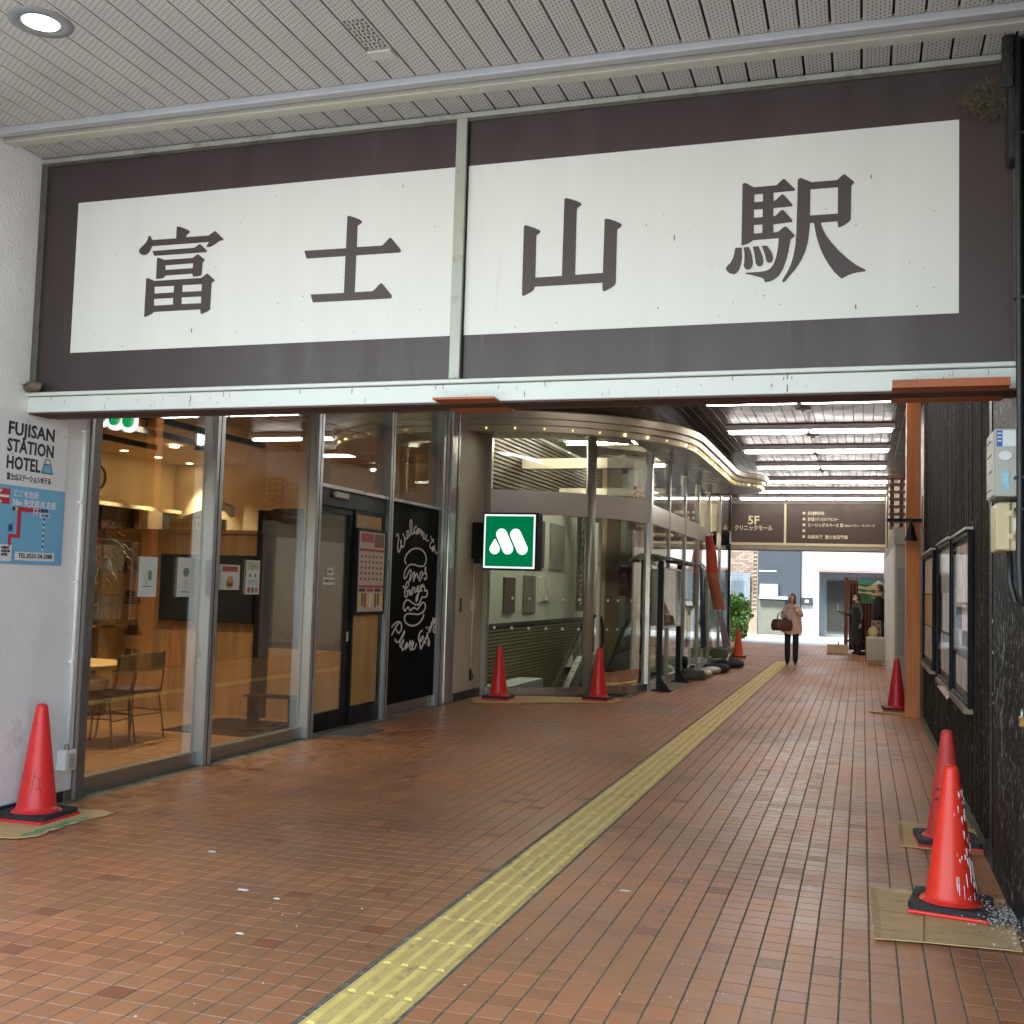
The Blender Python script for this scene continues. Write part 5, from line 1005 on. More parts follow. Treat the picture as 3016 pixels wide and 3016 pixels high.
def sweep(nm, prof, mat):
    n_ = len(CS); rows = [off(CS, d) for d, z in prof]; b = MB(); vs = []; fs = []
    for (d, z), rw in zip(prof, rows): vs += [(x, y, z) for x, y in rw]
    for i in range(len(prof) - 1):
        for k in range(n_ - 1): fs.append((i * n_ + k, i * n_ + k + 1, (i + 1) * n_ + k + 1, (i + 1) * n_ + k))
    b.add(vs, fs); return b.build(nm, mat, cano, smooth=True, auto=35)
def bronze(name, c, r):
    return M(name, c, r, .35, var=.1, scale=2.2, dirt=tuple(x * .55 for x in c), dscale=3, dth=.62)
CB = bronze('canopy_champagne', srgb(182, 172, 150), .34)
sweep('lower_tier', [(-.10, 3.662), (0, 3.665), (.004, 3.75), (.05, 3.755)], CB)
sweep('middle_tier', [(.05, 3.752), (.054, 3.83), (.10, 3.835)], CB)
sweep('top_tier', [(.10, 3.832), (.105, 3.925), (.08, 3.945), (-.1, 3.955)], CB)
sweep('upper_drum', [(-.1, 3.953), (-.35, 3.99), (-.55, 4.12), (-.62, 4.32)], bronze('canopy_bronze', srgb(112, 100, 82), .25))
b = MB(); n_ = len(CS); inn = off(CS, -.10)
vs = [(x, y, 3.663) for x, y in inn] + [(min(-3.16, x - .2) if y > 15 else max(-5.3, x - .02), y + (.9 if y < 15 else 0) if y < 16.5 else y, 3.70) for x, y in inn]
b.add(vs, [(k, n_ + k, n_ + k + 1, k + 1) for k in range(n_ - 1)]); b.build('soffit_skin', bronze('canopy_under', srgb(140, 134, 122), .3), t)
MB().add([(-5.25, 13.98, 3.66), (-5.25, 14.9, 3.66), (-5.25, 14.9, 4.32), (-5.25, 13.88, 3.95)], [(0, 1, 2, 3)]).build('end_plate', CB, t)
b = off(CS, .012); L_ = 0; nxt = .35; BU = EM('bulb_bright', (1, .8, .3), 1.6); BD = EM('bulb_dim', (1, .74, .22), .22); bm = None
bz = {}
for mt, nm in ((BU, 'b'), (BD, 'd')):
    q = MB(); q.ell((0, 0, 0), (.017, .017, .017), 8); me = bpy.data.meshes.new('bulb'); me.from_pydata(q.v, [], q.f); me.materials.append(mt); bz[nm] = me
for i in range(len(b) - 1):
    a_, c_ = Vector(b[i]), Vector(b[i + 1]); d = (c_ - a_).length
    while L_ + d > nxt:
        p = a_.lerp(c_, (nxt - L_) / d); o = bpy.data.objects.new('bulb', bz['b' if rnd.random() < .3 else 'd']); col.objects.link(o); o.parent = cano; o.location = Vector((p.x, p.y, 3.705)) - wloc(cano); nxt += .40 if p.y < 15.6 else .17
    L_ += d

# ---------------------------------------------------------------- notice board and things along the glass
t = thing('notice_board', 'glazed notice board with a small roof on two black posts before the glass bays', 'notice board', (-2.97, 17.9, 0))
for y in (16.93, 18.75):
    MB().box(-3.02, y - .03, .012, -2.94, y + .03, 2.02).build('post', BLACKM, t, bevel=.004)
    MB().box(-3.08, y - .09, .012, -2.78, y + .09, .03).add([(-2.94, y - .012, .03), (-2.80, y - .012, .03), (-2.94, y - .012, .2), (-2.94, y + .012, .03), (-2.80, y + .012, .03), (-2.94, y + .012, .2)], [(0, 1, 2), (3, 5, 4), (1, 4, 5, 2)]).build('foot_plate', BLACKM, t)
MB().box(-2.99, 16.98, .97, -2.955, 18.70, 1.92).build('back_board', M('board_grey', srgb(104, 100, 104), .5), t)
MB().box(-2.955, 16.98, .97, -2.935, 18.70, 1.0).box(-2.955, 16.98, 1.89, -2.935, 18.70, 1.92).box(-2.955, 16.98, .97, -2.935, 17.01, 1.92).box(-2.955, 18.67, .97, -2.935, 18.70, 1.92).build('frame', ALU, t)
MB().box(-2.944, 17.01, 1.0, -2.940, 18.67, 1.89).build('glass_front', PANE, t)
MB().box(-2.954, 17.35, 1.4, -2.951, 17.75, 1.82).box(-2.954, 17.3, 1.05, -2.951, 17.7, 1.33).box(-2.954, 18.0, 1.06, -2.951, 18.25, 1.8).build('notice_sheet', M('notice_paper', srgb(190, 186, 176), .6, var=.15, scale=8), t)
MB().add([(-3.10, 16.75, 2.10), (-2.62, 16.75, 2.0), (-2.62, 18.95, 2.0), (-3.10, 18.95, 2.10), (-3.10, 16.75, 2.13), (-2.62, 16.75, 2.02), (-2.62, 18.95, 2.02), (-3.10, 18.95, 2.13)], [(0, 3, 2, 1), (4, 5, 6, 7), (0, 1, 5, 4), (1, 2, 6, 5), (2, 3, 7, 6), (3, 0, 4, 7)]).build('roof', M('roof_grey', srgb(120, 116, 108), .5), t)
for k in range(9): MB().box(-2.9, 16.85 + k * .24, 1.99, -2.63, 16.88 + k * .24, 2.03).build('rafter', WHITEP if k % 2 else BLACKM, t)
t = thing('orange_banner', 'long orange red cloth banner hooked on a short rail by the far glass bays', 'banner', (-3.0, 23.0, 1.4))
b = MB(); n_ = 14
for k in range(n_):
    z0 = 2.72 - k * .109; z1 = z0 - .109; f0 = k / n_; f1 = (k + 1) / n_
    g = lambda f: (-3.13 + .18 * f * f + .01 * math.sin(f * 9), 23.0 + .05 * f, -2.99 + .28 * f + .012 * math.sin(f * 7), 23.0 + .06 * math.sin(f * 8))
    a_, b_ = g(f0), g(f1); b.add([(a_[0], a_[1], z0), (a_[2], a_[3], z0), (b_[2], b_[3], z1), (b_[0], b_[1], z1), (a_[0] + .006, a_[1] + .02, z0), (a_[2] + .006, a_[3] + .02, z0), (b_[2] + .006, b_[3] + .02, z1), (b_[0] + .006, b_[1] + .02, z1)], [(0, 1, 2, 3), (4, 7, 6, 5), (0, 3, 7, 4), (1, 5, 6, 2)], 0 if k < 7 else 1)
b.build('cloth', [M('banner_red', srgb(190, 66, 46), .7, var=.1), M('banner_faded', srgb(186, 110, 88), .7, var=.12)], t, smooth=True)
MB().cyl((-3.18, 23.0, 2.80), (-2.96, 23.02, 2.75), .012, n=8).build('rail', WHITEP, t)
for k in range(7): MB().cyl((-3.13 + k * .024, 23.0, 2.78), (-3.13 + k * .024, 23.01, 2.71), .006, n=5).build('hook', WHITEP, t)
t = thing('wall_speaker', 'dark cylindrical housing fixed to the far black post', 'fixture', (-3.05, 26.9, 2.8))
MB().lathe([(.22, 0), (.24, .03), (.24, .33), (.22, .36)], (-3.25, 26.6, 2.68), 20).build('drum', BLACKM, t, smooth=True, auto=40); MB().box(-3.03, 26.45, 2.72, -3.01, 26.65, 3.0).build('plate', ALU, t)
t = thing('blue_banner', 'dark blue cloth hanging in folds beside the orange banner', 'banner', (-3.02, 21.9, 1.2))
b = MB()
for k in range(12): y0 = 21.65 + k * .05; b.add([(-3.05 + .025 * (k % 2), y0, 2.1 - .02 * k), (-3.05 + .025 * ((k + 1) % 2), y0 + .05, 2.08 - .02 * k), (-3.0 + .03 * ((k + 1) % 2), y0 + .05, .45), (-3.0 + .03 * (k % 2), y0, .45)], [(0, 1, 2, 3)])
b.build('cloth', M('cloth_blue', srgb(36, 46, 84), .7), t)
MB().cyl((-3.02, 21.6, 2.12), (-3.02, 22.3, 2.05), .012).cyl((-3.02, 21.95, .1), (-3.02, 21.95, 2.1), .014).build('pole', ALU, t)
t = thing('striped_cover', 'grey violet striped cloth cover hanging over a small cart', 'cover', (-3.0, 24.7, .3))
b = MB()
for k in range(26):
    y0 = 23.9 + k * .05; o_ = .03 * (k % 2); o2 = .03 * ((k + 1) % 2); b.add([(-2.98 + o_ * .4, y0, 1.25 - .012 * k), (-2.98 + o2 * .4, y0 + .05, 1.238 - .012 * k), (-2.84 + o2, y0 + .05, .36), (-2.84 + o_, y0, .36)], [(0, 1, 2, 3)], k % 2)
b.build('cloth', [M('stripe_a', srgb(116, 106, 118), .7), M('stripe_b', srgb(86, 80, 94), .7)], t)
MB().box(-3.1, 23.9, .14, -2.75, 25.2, .34).build('cart_body', M('cart_green', srgb(86, 92, 60), .6, var=.2), t, bevel=.03, seg=2)
for y in (24.1, 25.0): MB().cyl((-2.78, y, .1), (-2.72, y, .1), .1, n=16).build('wheel', RUBBER, t)
for lab, x, y, m, s in (('dark green flag base with an upright knob on the kerb', -2.86, 19.6, M('base_green', srgb(56, 60, 50), .6), 1.), ):
    t = thing('flag_base', lab, 'flag base', (x, y, .012)); MB().lathe([(.24, 0), (.25, .05), (.2, .16), (.05, .2), (.045, .24)], (x, y, .012), 16, sy=1.5).build('body', m, t, smooth=True, auto=40); MB().lathe([(.04, 0), (.055, .1), (.05, .2), (.01, .22)], (x - .1, y - .2, .2), 10).build('knob', BLACKM, t, smooth=True)
for lab, x, y, c, rz in (('pale water bag lying behind the flag base', -2.78, 20.4, srgb(176, 178, 140), .3), ('second pale water bag with a blue patch', -2.72, 21.1, srgb(166, 172, 150), -.2)):
    t = thing('water_bag', lab, 'water bag', (x, y, .07), rz, 'water bags weighting the banners'); MB().ell((0, 0, 0), (.17, .36, .075), 16).build('bag', M('bag%d' % int(y * 10), c, .35, var=.2, bump=.4, bscale=12), t, smooth=True, local=True)
t = thing('tyre_weight', 'black tyre weight beside the water bags', 'tyre', (-2.68, 21.6, .09))
b = MB(); b.tube([(.19 * math.cos(k * .5236), .24 * math.sin(k * .5236), 0) for k in range(13)], .075, 8); b.build('tyre', RUBBER, t, smooth=True, local=True)
t = thing('tyre_weight', 'black weight with a grey strap lying nearest the orange cone', 'tyre', (-2.62, 23.3, .08))
b = MB(); b.tube([(.22 * math.cos(k * .5236), .35 * math.sin(k * .5236), 0) for k in range(13)], .08, 8); b.build('tyre', RUBBER, t, smooth=True, local=True)
MB().tube([(-.05, -.1, .05), (0, .0, .22), (.08, .1, .05)], .025, 6).build('strap', ALU, t, local=True)
# ---------------------------------------------------------------- corridor light rows
HOUS = M('lamp_housing', srgb(206, 194, 192), .5, var=.06)
rows = [(9.75, -2.13, 2), (12.5, -2.13, 2), (15.3, -2.13, 2), (18.15, -2.13, 2), (20.7, -2.13, 2), (23.4, -2.13, 2), (26.4, -3.3, 3), (29.0, -3.3, 3), (31.1, -3.3, 3)]  # first two rows unseen, added at the same spacing to light the mid-passage
names = ['hidden front', 'hidden second', 'first', 'second', 'third', 'fourth', 'fifth', 'sixth', 'last']
for i, (y, x0, n_) in enumerate(rows):
    L_ = 1.29; x1 = x0 + L_ * n_
    t = thing('tube_light', '%s row of long white fluorescent tubes under the corridor ceiling' % names[i], 'ceiling light', ((x0 + x1) / 2, y, 4.2), group='rows of tube lights along the corridor')
    MB().box(x0 - .03, y - .10, 4.215, x1 + .03, y + .10, 4.298).build('housing', HOUS, t, bevel=.01)
    for k in range(n_):
        a, b_ = x0 + k * L_ + .02, x0 + (k + 1) * L_ - .02
        MB().tube([(a, y, 4.185), (a + .015, y, 4.185), (a + .04, y, 4.185), (b_ - .04, y, 4.185), (b_ - .015, y, 4.185), (b_, y, 4.185)], [.006, .02, .028, .028, .02, .006], 10).build('tube', TUBE, t, smooth=True)
for i, (x, y) in enumerate(((-.85, 16.6), (-.82, 19.4), (-.85, 22.0), (-.85, 24.9), (-.85, 27.6))):
    t = thing('smoke_detector', ('small round grey detector on the ceiling between the %s tube rows' % (names[i + 2] + ' and ' + names[i + 3])), 'detector', (x, y, 4.298), group='detectors on the corridor ceiling')
    MB().lathe([(.11, 0), (.105, -.01), (.03, -.018), (.022, -.045), (.001, -.047)], (x, y, 4.297), 18).build('disc', M('detector_grey', srgb(120, 116, 108), .4, .4), t, smooth=True, auto=50)

# ---------------------------------------------------------------- directory board over the far opening
DBR = M('directory_brown', srgb(62, 42, 32), .45, var=.06); IV = M('ivory', srgb(214, 204, 168), .5, var=.05)
t = thing('directory_sign', 'long brown overhead board listing the fifth floor clinics', 'sign', (-1.5, 32.0, 3))
for x0, x1 in ((-5.0, -2.13), (-2.07, .62)): MB().box(x0, 32.0, 3.0, x1, 32.08, 4.12).build('panel', DBR, t)
MB().box(-2.13, 31.98, 3.0, -2.07, 32.08, 4.12).build('divider', IV, t); MB().box(-5.0, 31.98, 2.93, .62, 32.08, 3.0).build('lower_trim', IV, t)
ff = lambda x0, z0: FX(32.0, x0, z0)
text('lettering', '5F', .34, IV, t, ff(-3.15, 3.53), w=.32, bold=.008); text('lettering', 'クリニックモール', .17, IV, t, ff(-3.53, 3.36), w=1.07, bold=.004)
for k, (s_, w) in enumerate((('御天堂整形外科', .70), ('御天堂メディカルケアセンター', 1.08), ('ヒーリングスペース 樂', .95), ('', 0), ('共創未来  富士吉田薬局', 1.08))):
    z = 3.82 - k * .166
    MB().box(-1.62, 31.996, z, -1.55, 31.999, z + .07).build('bullet', IV, t)
    if s_: text('lettering', s_, .11, IV, t, ff(-1.48, z - .01), w=w, bold=.003)
text('lettering', 'Rakuf リフレ・マッサージ', .07, IV, t, ff(-.48, 3.49), w=.8, bold=.002)
LW = M('lintel_grey', srgb(150, 144, 130), .7)
struct(MB().box(-5.6, 32.09, 2.78, .95, 32.4, 4.6).box(-5.2, 31.99, 2.80, .62, 32.088, 2.92).build('far_lintel', LW))
struct(MB().box(-5.6, 27.6, -.02, -5.4, 34, 2.2).build('far_side_wall', CREAM))

# ---------------------------------------------------------------- right hand side
DKW = fleck_mat('dark_render', (.012, .013, .013), (.36, .36, .33), 50, .715, (1, 1, .35), .55, .8)
t = thing('dark_near_wall', 'dark rendered wall flecked with bird droppings at the passage corner', 'wall', (.7, 4.5, 0))
MB().box(.728, 1.8, 0, .97, 6.94, 4.3).build('render', DKW, t)
t = thing('blue_column', 'dark navy steel column at the corner of the timber wall', 'column', (.76, 7.1, 0))
MB().box(.745, 6.95, 0, .97, 7.32, 4.3).build('shaft', NAVY, t, bevel=.006); MB().box(.735, 7.08, .01, .745, 7.2, 4.3).build('flange', NAVY, t); MB().box(.725, 6.93, 0, .97, 7.35, .12).build('foot', NAVY, t)
SID = fleck_mat('weathered_siding', (.0085, .007, .0045), (.25, .25, .22), 60, .74, (1, 1, .3), .85, .5, streak=(.050, .038, .019))
t = sid = thing('timber_wall', 'weathered dark brown wall of narrow vertical boards', 'wall', (.79, 11.3, 0))
MB().box(.80, 7.33, 0, .97, 19.3, 4.3).build('backing', BLACKM, t)
b = MB().box(-.012, -.0525, 0, .012, .0525, 4.28); p = None
y = 7.385
WIN = [(15.05, 12.98), (12.12, 8.72)]
while y < 15.5:
    if p is None: p = b.build('board', SID, t, local=True, bevel=.003); o = p
    else: o = p.copy(); col.objects.link(o)
    o.location = (-.004 + rnd.uniform(-.002, .003), y - 11.3, .01); y += .108
b = MB()
CASE = M('case_black', (.006, .009, .014), .5, var=.2, spec=.15)
PAP = M('poster_sheet', srgb(196, 190, 176), .5, var=.2, scale=5)
FILM = M('crinkled_film', srgb(200, 200, 196), .12, .5, var=.3, scale=6, bump=1., bscale=9, stretch=(1, 5, .8))
def film_mat(nm, a, b_):
    t = NT(nm); o_ = t.n('TexCoord').outputs['Object']
    n1 = t.n('TexNoise', {'Vector': t.n('Mapping', {0: o_, 3: (1, 6, .7)}).outputs[0], 'Scale': 3.2, 'Detail': 4., 'Distortion': 1.2}).outputs[0]
    c = t.mix(t.rng(n1, .38, .62), tuple(min(.85, x * 1.7) for x in a), tuple(min(.85, x * 1.7) for x in b_))
    return t.fin(t.n('BsdfPrincipled', {'Base Color': c, 'Roughness': .45, 'Coat Weight': .12, 'Specular IOR Level': .25, 'Normal': t.n('Bump', {'Strength': .7, 'Distance': .03, 'Height': n1}).outputs[0]}).outputs[0])
for lab, y0, y1, z0, z1, posters in (
    ('dark framed notice case with four film covered posters beside the wooden post', 13.0, 15.0, .80, 2.06, [(srgb(150, 128, 96), srgb(210, 200, 176), 13.05, 14.95, 1.62, 2.03), (srgb(186, 160, 104), srgb(120, 96, 70), 13.05, 14.95, 1.24, 1.6), (srgb(196, 190, 176), srgb(110, 104, 90), 13.05, 14.95, .85, 1.22)]),
    ('dark framed notice case holding pale sheets behind glass, middle of the timber wall', 10.5, 12.0, .80, 2.06, [(srgb(190, 196, 176), srgb(90, 96, 84), 10.55, 11.95, 1.62, 2.03), (srgb(206, 214, 192), srgb(190, 200, 184), 10.55, 11.75, 1.25, 1.62), (srgb(196, 198, 186), srgb(110, 112, 104), 10.55, 11.95, .86, 1.22)]),
    ('dark framed notice case with red and white posters nearest the navy column', 8.72, 10.15, .80, 2.04, [(srgb(168, 90, 84), srgb(210, 190, 186), 8.78, 9.5, 1.2, 2.0), (srgb(206, 200, 190), srgb(150, 120, 110), 9.5, 10.08, 1.5, 2.0), (srgb(110, 118, 118), srgb(60, 66, 70), 8.78, 10.0, 1.1, 1.32), (srgb(200, 198, 192), srgb(120, 120, 116), 8.78, 10.08, .86, 1.1)])):
    t = thing('notice_case', lab, 'notice case', (.77, (y0 + y1) / 2, (z0 + z1) / 2), group='notice cases on the timber wall')
    MB().box(.738, y0 - .05, z0 - .03, .775, y1 + .05, z0).box(.738, y0 - .05, z1, .775, y1 + .05, z1 + .04).box(.738, y0 - .06, z0 - .03, .775, y0, z1 + .04).box(.738, y1, z0 - .03, .775, y1 + .06, z1 + .04).build('frame', CASE, t, bevel=.004)
    MB().box(.770, y0, z0, .774, y1, z1).build('back_board', M('case_back', srgb(70, 76, 74), .6), t)
    for k, (a, b_, ya, yb, za, zb) in enumerate(posters): MB().box(.765, ya, za, .7695, yb, zb).build('poster', film_mat('film%d%d' % (int(y0 * 10), k), a, b_), t)
    MB().box(.744, y0, z0, .748, y1, z1).build('glass', GLASS('case_glass', (.98, .98, .98), .05), t)
    MB().box(.715, y0 - .02, z0 - .07, .78, y1 + .02, z0 - .03).build('sill', M('sill_brass', srgb(128, 120, 98), .45, .3, var=.15, dirt=srgb(180, 176, 160), dscale=8), t)
    MB().box(.72, y0 - .03, z1 + .04, .78, y1 + .03, z1 + .06).build('drip_rail', ALU, t)
t = thing('white_display_frame', 'slim white framed panel between the post and the first notice case', 'panel', (.775, 15.6, 1.45))
MB().box(.752, 15.16, .83, .775, 15.30, 2.10).build('frame', WHITEP, t, bevel=.003); MB().box(.748, 15.175, .86, .7515, 15.285, 2.06).build('picture', M('panel_rose', srgb(150, 110, 100), .5, var=.3, scale=3), t)
t = thing('folded_leaflet', 'crumpled pink and white leaflet stuck on the sill of the notice case', 'litter', (.7, 10.3, .76))
b = MB(); b.add([(.66, 10.9, .765), (.70, 10.5, .79), (.73, 10.2, .75), (.69, 10.0, .72), (.70, 10.45, .74)], [(0, 1, 4), (1, 2, 4), (2, 3, 4)]); b.add([(.665, 10.9, .760), (.70, 10.5, .783), (.73, 10.2, .745), (.69, 10.0, .715)], [(3, 2, 1, 0)]); b.build('paper', M('leaflet', srgb(206, 170, 166), .5, var=.3, scale=20), t)
# wooden post and lamp
PST = wood_mat('orange_post_wood', srgb(196, 112, 50), srgb(220, 140, 72), .4, axis=2)
t = thing('wooden_post', 'square orange brown wooden post standing against the timber wall', 'post', (.63, 15.42, 0))
MB().box(.545, 15.34, .0, .728, 15.52, 4.29).build('shaft', PST, t, bevel=.004)
t = thing('bell_lamp', 'black bell shaped lamp on a bracket before the wooden post', 'lamp', (.60, 15.2, 2.33))
MB().lathe([(.085, 0), (.078, .015), (.062, .06), (.048, .12), (.042, .17), (.03, .20), (.012, .21)], (.60, 15.22, 2.31), 20).build('shade', BLACKM, t, smooth=True, auto=40)
MB().tube([(.60, 15.22, 2.5), (.60, 15.24, 2.56), (.66, 15.28, 2.575), (.745, 15.3, 2.575)], .018, 8).build('arm', BLACKM, t, smooth=True); MB().box(.30, 15.26, 2.56, .74, 15.30, 2.60).build('crossbar', BLACKM, t)
MB().cyl((.745, 15.30, 2.4), (.745, 15.30, 2.9), .008, n=6).build('rod', BRD, t)
t = thing('timber_lattice', 'stack of crossed brown timber bars under the ceiling behind the post', 'lattice', (.55, 19.6, 3.2))
for k in range(7): MB().box(.42, 19.35, 2.80 + k * .125, .95, 19.42, 2.845 + k * .125).build('bar', wood_mat('lattice_wood', srgb(92, 52, 34), srgb(122, 72, 48), .5, axis=0), t)
for k in range(7):
    for j in range(3): MB().box(.44 + j * .15, 19.42, 2.74 + k * .125, .50 + j * .15, 20.3, 2.80 + k * .125).build('cross_bar', MATS['lattice_wood'], t)
b = MB()
for k in range(24): b.cyl((.40 + .006 * (k % 2), 19.45 + k * .02, 3.6 - k * .05), (.41 - .006 * (k % 2), 19.47 + k * .02, 3.55 - k * .05), .012, n=5)
b.build('rope', M('rope', srgb(150, 128, 70), .8), t)
t = thing('white_pier', 'pale grey pier with a slim white door frame edge beyond the wooden post', 'wall', (.6, 22, 0))
MB().box(.52, 19.3, 0, .97, 27.0, 2.72).build('pier', M('pier_grey', srgb(168, 160, 150), .65, var=.04), t); MB().box(.49, 19.33, 0, .52, 19.42, 2.4).box(.495, 19.42, 0, .52, 26.9, 2.4).build('white_trim', WHITEP, t)
MB().box(.56, 19.292, .62, .72, 19.299, 2.05).build('lilac_sheet', M('lilac', srgb(150, 140, 152), .6), t); MB().box(.50, 19.26, 2.44, .97, 19.30, 2.72).build('beam_end', M('beam_end', srgb(160, 156, 148), .6), t)
struct(MB().box(.6, 27.0, 0, .97, 34, 4.3).build('side_wall', CREAM))
# cabinets and pipes on the near corner
CG = M('cabinet_grey', srgb(172, 174, 166), .5, var=.05, dirt=srgb(140, 136, 122), dscale=5, dth=.62); CBE = M('cabinet_beige', srgb(204, 190, 150), .5, var=.06, dirt=srgb(160, 140, 104), dscale=6, dth=.6)
t = thing('grey_cabinet', 'grey metal switch cabinet with torn stickers on the dark wall', 'cabinet', (.66, 5.8, 2.05))
MB().box(.603, 5.66, 2.062, .728, 5.99, 2.388).build('casing', CG, t, bevel=.005, seg=2)
MB().box(.596, 5.672, 2.068, .603, 5.98, 2.382).build('door', CG, t, bevel=.002)
for z in (2.10, 2.34): MB().box(.5945, 5.78, z, .596, 5.95, z + .006).build('louvre', BLACKM, t)
for z in (2.19, 2.27): MB().box(.590, 5.74, z, .596, 5.93, z + .003).build('rib', CBE, t)
STB = M('sticker_blue', srgb(36, 92, 168), .4, var=.1); STW = M('sticker_white', srgb(214, 220, 224), .45, var=.06)
MB().box(.608, 5.657, 2.302, .634, 5.6595, 2.378).build('sticker', STB, t); MB().box(.6345, 5.657, 2.302, .703, 5.6595, 2.378).build('sticker', STW, t)
for z in (2.325, 2.343, 2.361): MB().box(.612, 5.6555, z, .630, 5.6568, z + .006).build('sticker_text', STW, t)
MB().lathe([(.032, 0), (.03, .003), (.0, .0032)], n=16, sy=.75).build('torn_sticker', STW, t, local=True).location = (0, 0, 0)
o = [x for x in t.children if x.name.startswith('torn_sticker')][0]; o.location = (-.013, -.1425, .207); o.rotation_euler = (R(90), 0, 0)
MB().prism([(.628, 2.095), (.632, 2.185), (.648, 2.19), (.664, 2.186), (.660, 2.14), (.668, 2.094)], 5.656, 5.6595, plane='xz').build('torn_sticker', M('sticker_pale', srgb(150, 196, 216), .5, var=.25, scale=40), t)
t = thing('beige_cabinet', 'beige plastic switch box with two latches under the grey cabinet', 'cabinet', (.66, 5.8, 1.8))
MB().box(.612, 5.665, 1.803, .728, 5.96, 2.035).build('casing', CBE, t, bevel=.01, seg=2); MB().box(.606, 5.655, 1.806, .668, 5.665, 2.03).build('cover', CBE, t, bevel=.006)
for z in (1.855, 1.965): MB().box(.655, 5.648, z, .685, 5.656, z + .03).box(.66, 5.644, z + .006, .68, 5.649, z + .022).build('latch', CBE, t, bevel=.002)
MB().box(.685, 5.662, 1.90, .725, 5.6645, 1.955).build('torn_sticker', STW, t); MB().box(.668, 5.652, 2.0, .672, 5.655, 2.033).build('seam', BLACKM, t)
PIPE = M('pipe_black', (.018, .02, .022), .45, var=.3, scale=8)
t = thing('black_pipes', 'bundle of black conduits climbing the corner by the cabinets', 'pipe', (.71, 5.6, 0))
MB().tube([(.715, 5.60, 1.55), (.706, 5.60, 1.6), (.700, 5.60, 1.75), (.704, 5.60, 2.1), (.700, 5.6, 3.6), (.70, 5.6, 4.28)], .017, 10).build('pipe', PIPE, t, smooth=True)
MB().tube([(.668, 5.70, 1.80), (.672, 5.70, 1.65), (.69, 5.68, 1.56), (.715, 5.66, 1.55), (.725, 5.64, 1.65), (.722, 5.63, 4.28)], .015, 10).build('pipe', PIPE, t, smooth=True)
for z in (1.99, 2.14, 3.0, 3.8): MB().box(.68, 5.585, z, .728, 5.64, z + .012).build('clip', PIPE, t)
t = thing('corner_bracket', 'black metal bracket with tape at the top corner of the name board', 'bracket', (.70, 5.65, 4.1))
MB().box(.66, 5.62, 3.7, .73, 5.78, 4.28).build('plate', PIPE, t, bevel=.01); MB().obox((.655, 5.6, 4.17), (.06, .04, .26), 0, 0, 0).build('tape', M('tape_black', (.02, .024, .024), .3, var=.4, bump=.8, bscale=30), t, bevel=.012)
t = thing('padlock', 'brass padlock on the dark wall near the picture edge', 'padlock', (.715, 5.55, 1.05))
MB().box(.70, 5.60, .985, .722, 5.635, 1.03).build('body', M('brass', srgb(176, 140, 80), .35, .8), t, bevel=.003); MB().tube([(.711, 5.603, 1.03), (.711, 5.603, 1.055), (.711, 5.617, 1.065), (.711, 5.631, 1.055), (.711, 5.631, 1.03)], .003, 6).build('shackle', ALU, t)
# ---------------------------------------------------------------- people
SKIN = M('skin', srgb(205, 158, 130), .55, var=.05); HAIR = M('hair_black', (.014, .011, .010), .45, var=.3, scale=30)
SHOE = M('shoe_dark', (.02, .02, .022), .45)
def skinned(name, J, E, pick, mats, parent, root=0, sub=1):
    me = bpy.data.meshes.new('sk'); me.from_pydata([j[0] for j in J], [], E); o = bpy.data.objects.new('sk', me); col.objects.link(o)
    o.modifiers.new('s', 'SKIN').use_smooth_shade = True
    for d, j in zip(me.skin_vertices[0].data, J): d.radius = (j[1], j[2] if len(j) > 2 else j[1])
    me.skin_vertices[0].data[root].use_root = True
    s = o.modifiers.new('x', 'SUBSURF'); s.levels = sub; s.render_levels = sub
    m2 = bpy.data.meshes.new_from_object(o.evaluated_get(bpy.context.evaluated_depsgraph_get())); bpy.data.objects.remove(o)
    m2.name = name
    m2.materials.clear()
    for m in mats: m2.materials.append(m)
    for p in m2.polygons: p.material_index = pick(p.center); p.use_smooth = True
    r = bpy.data.objects.new(name, m2); col.objects.link(r); r.parent = parent; return r
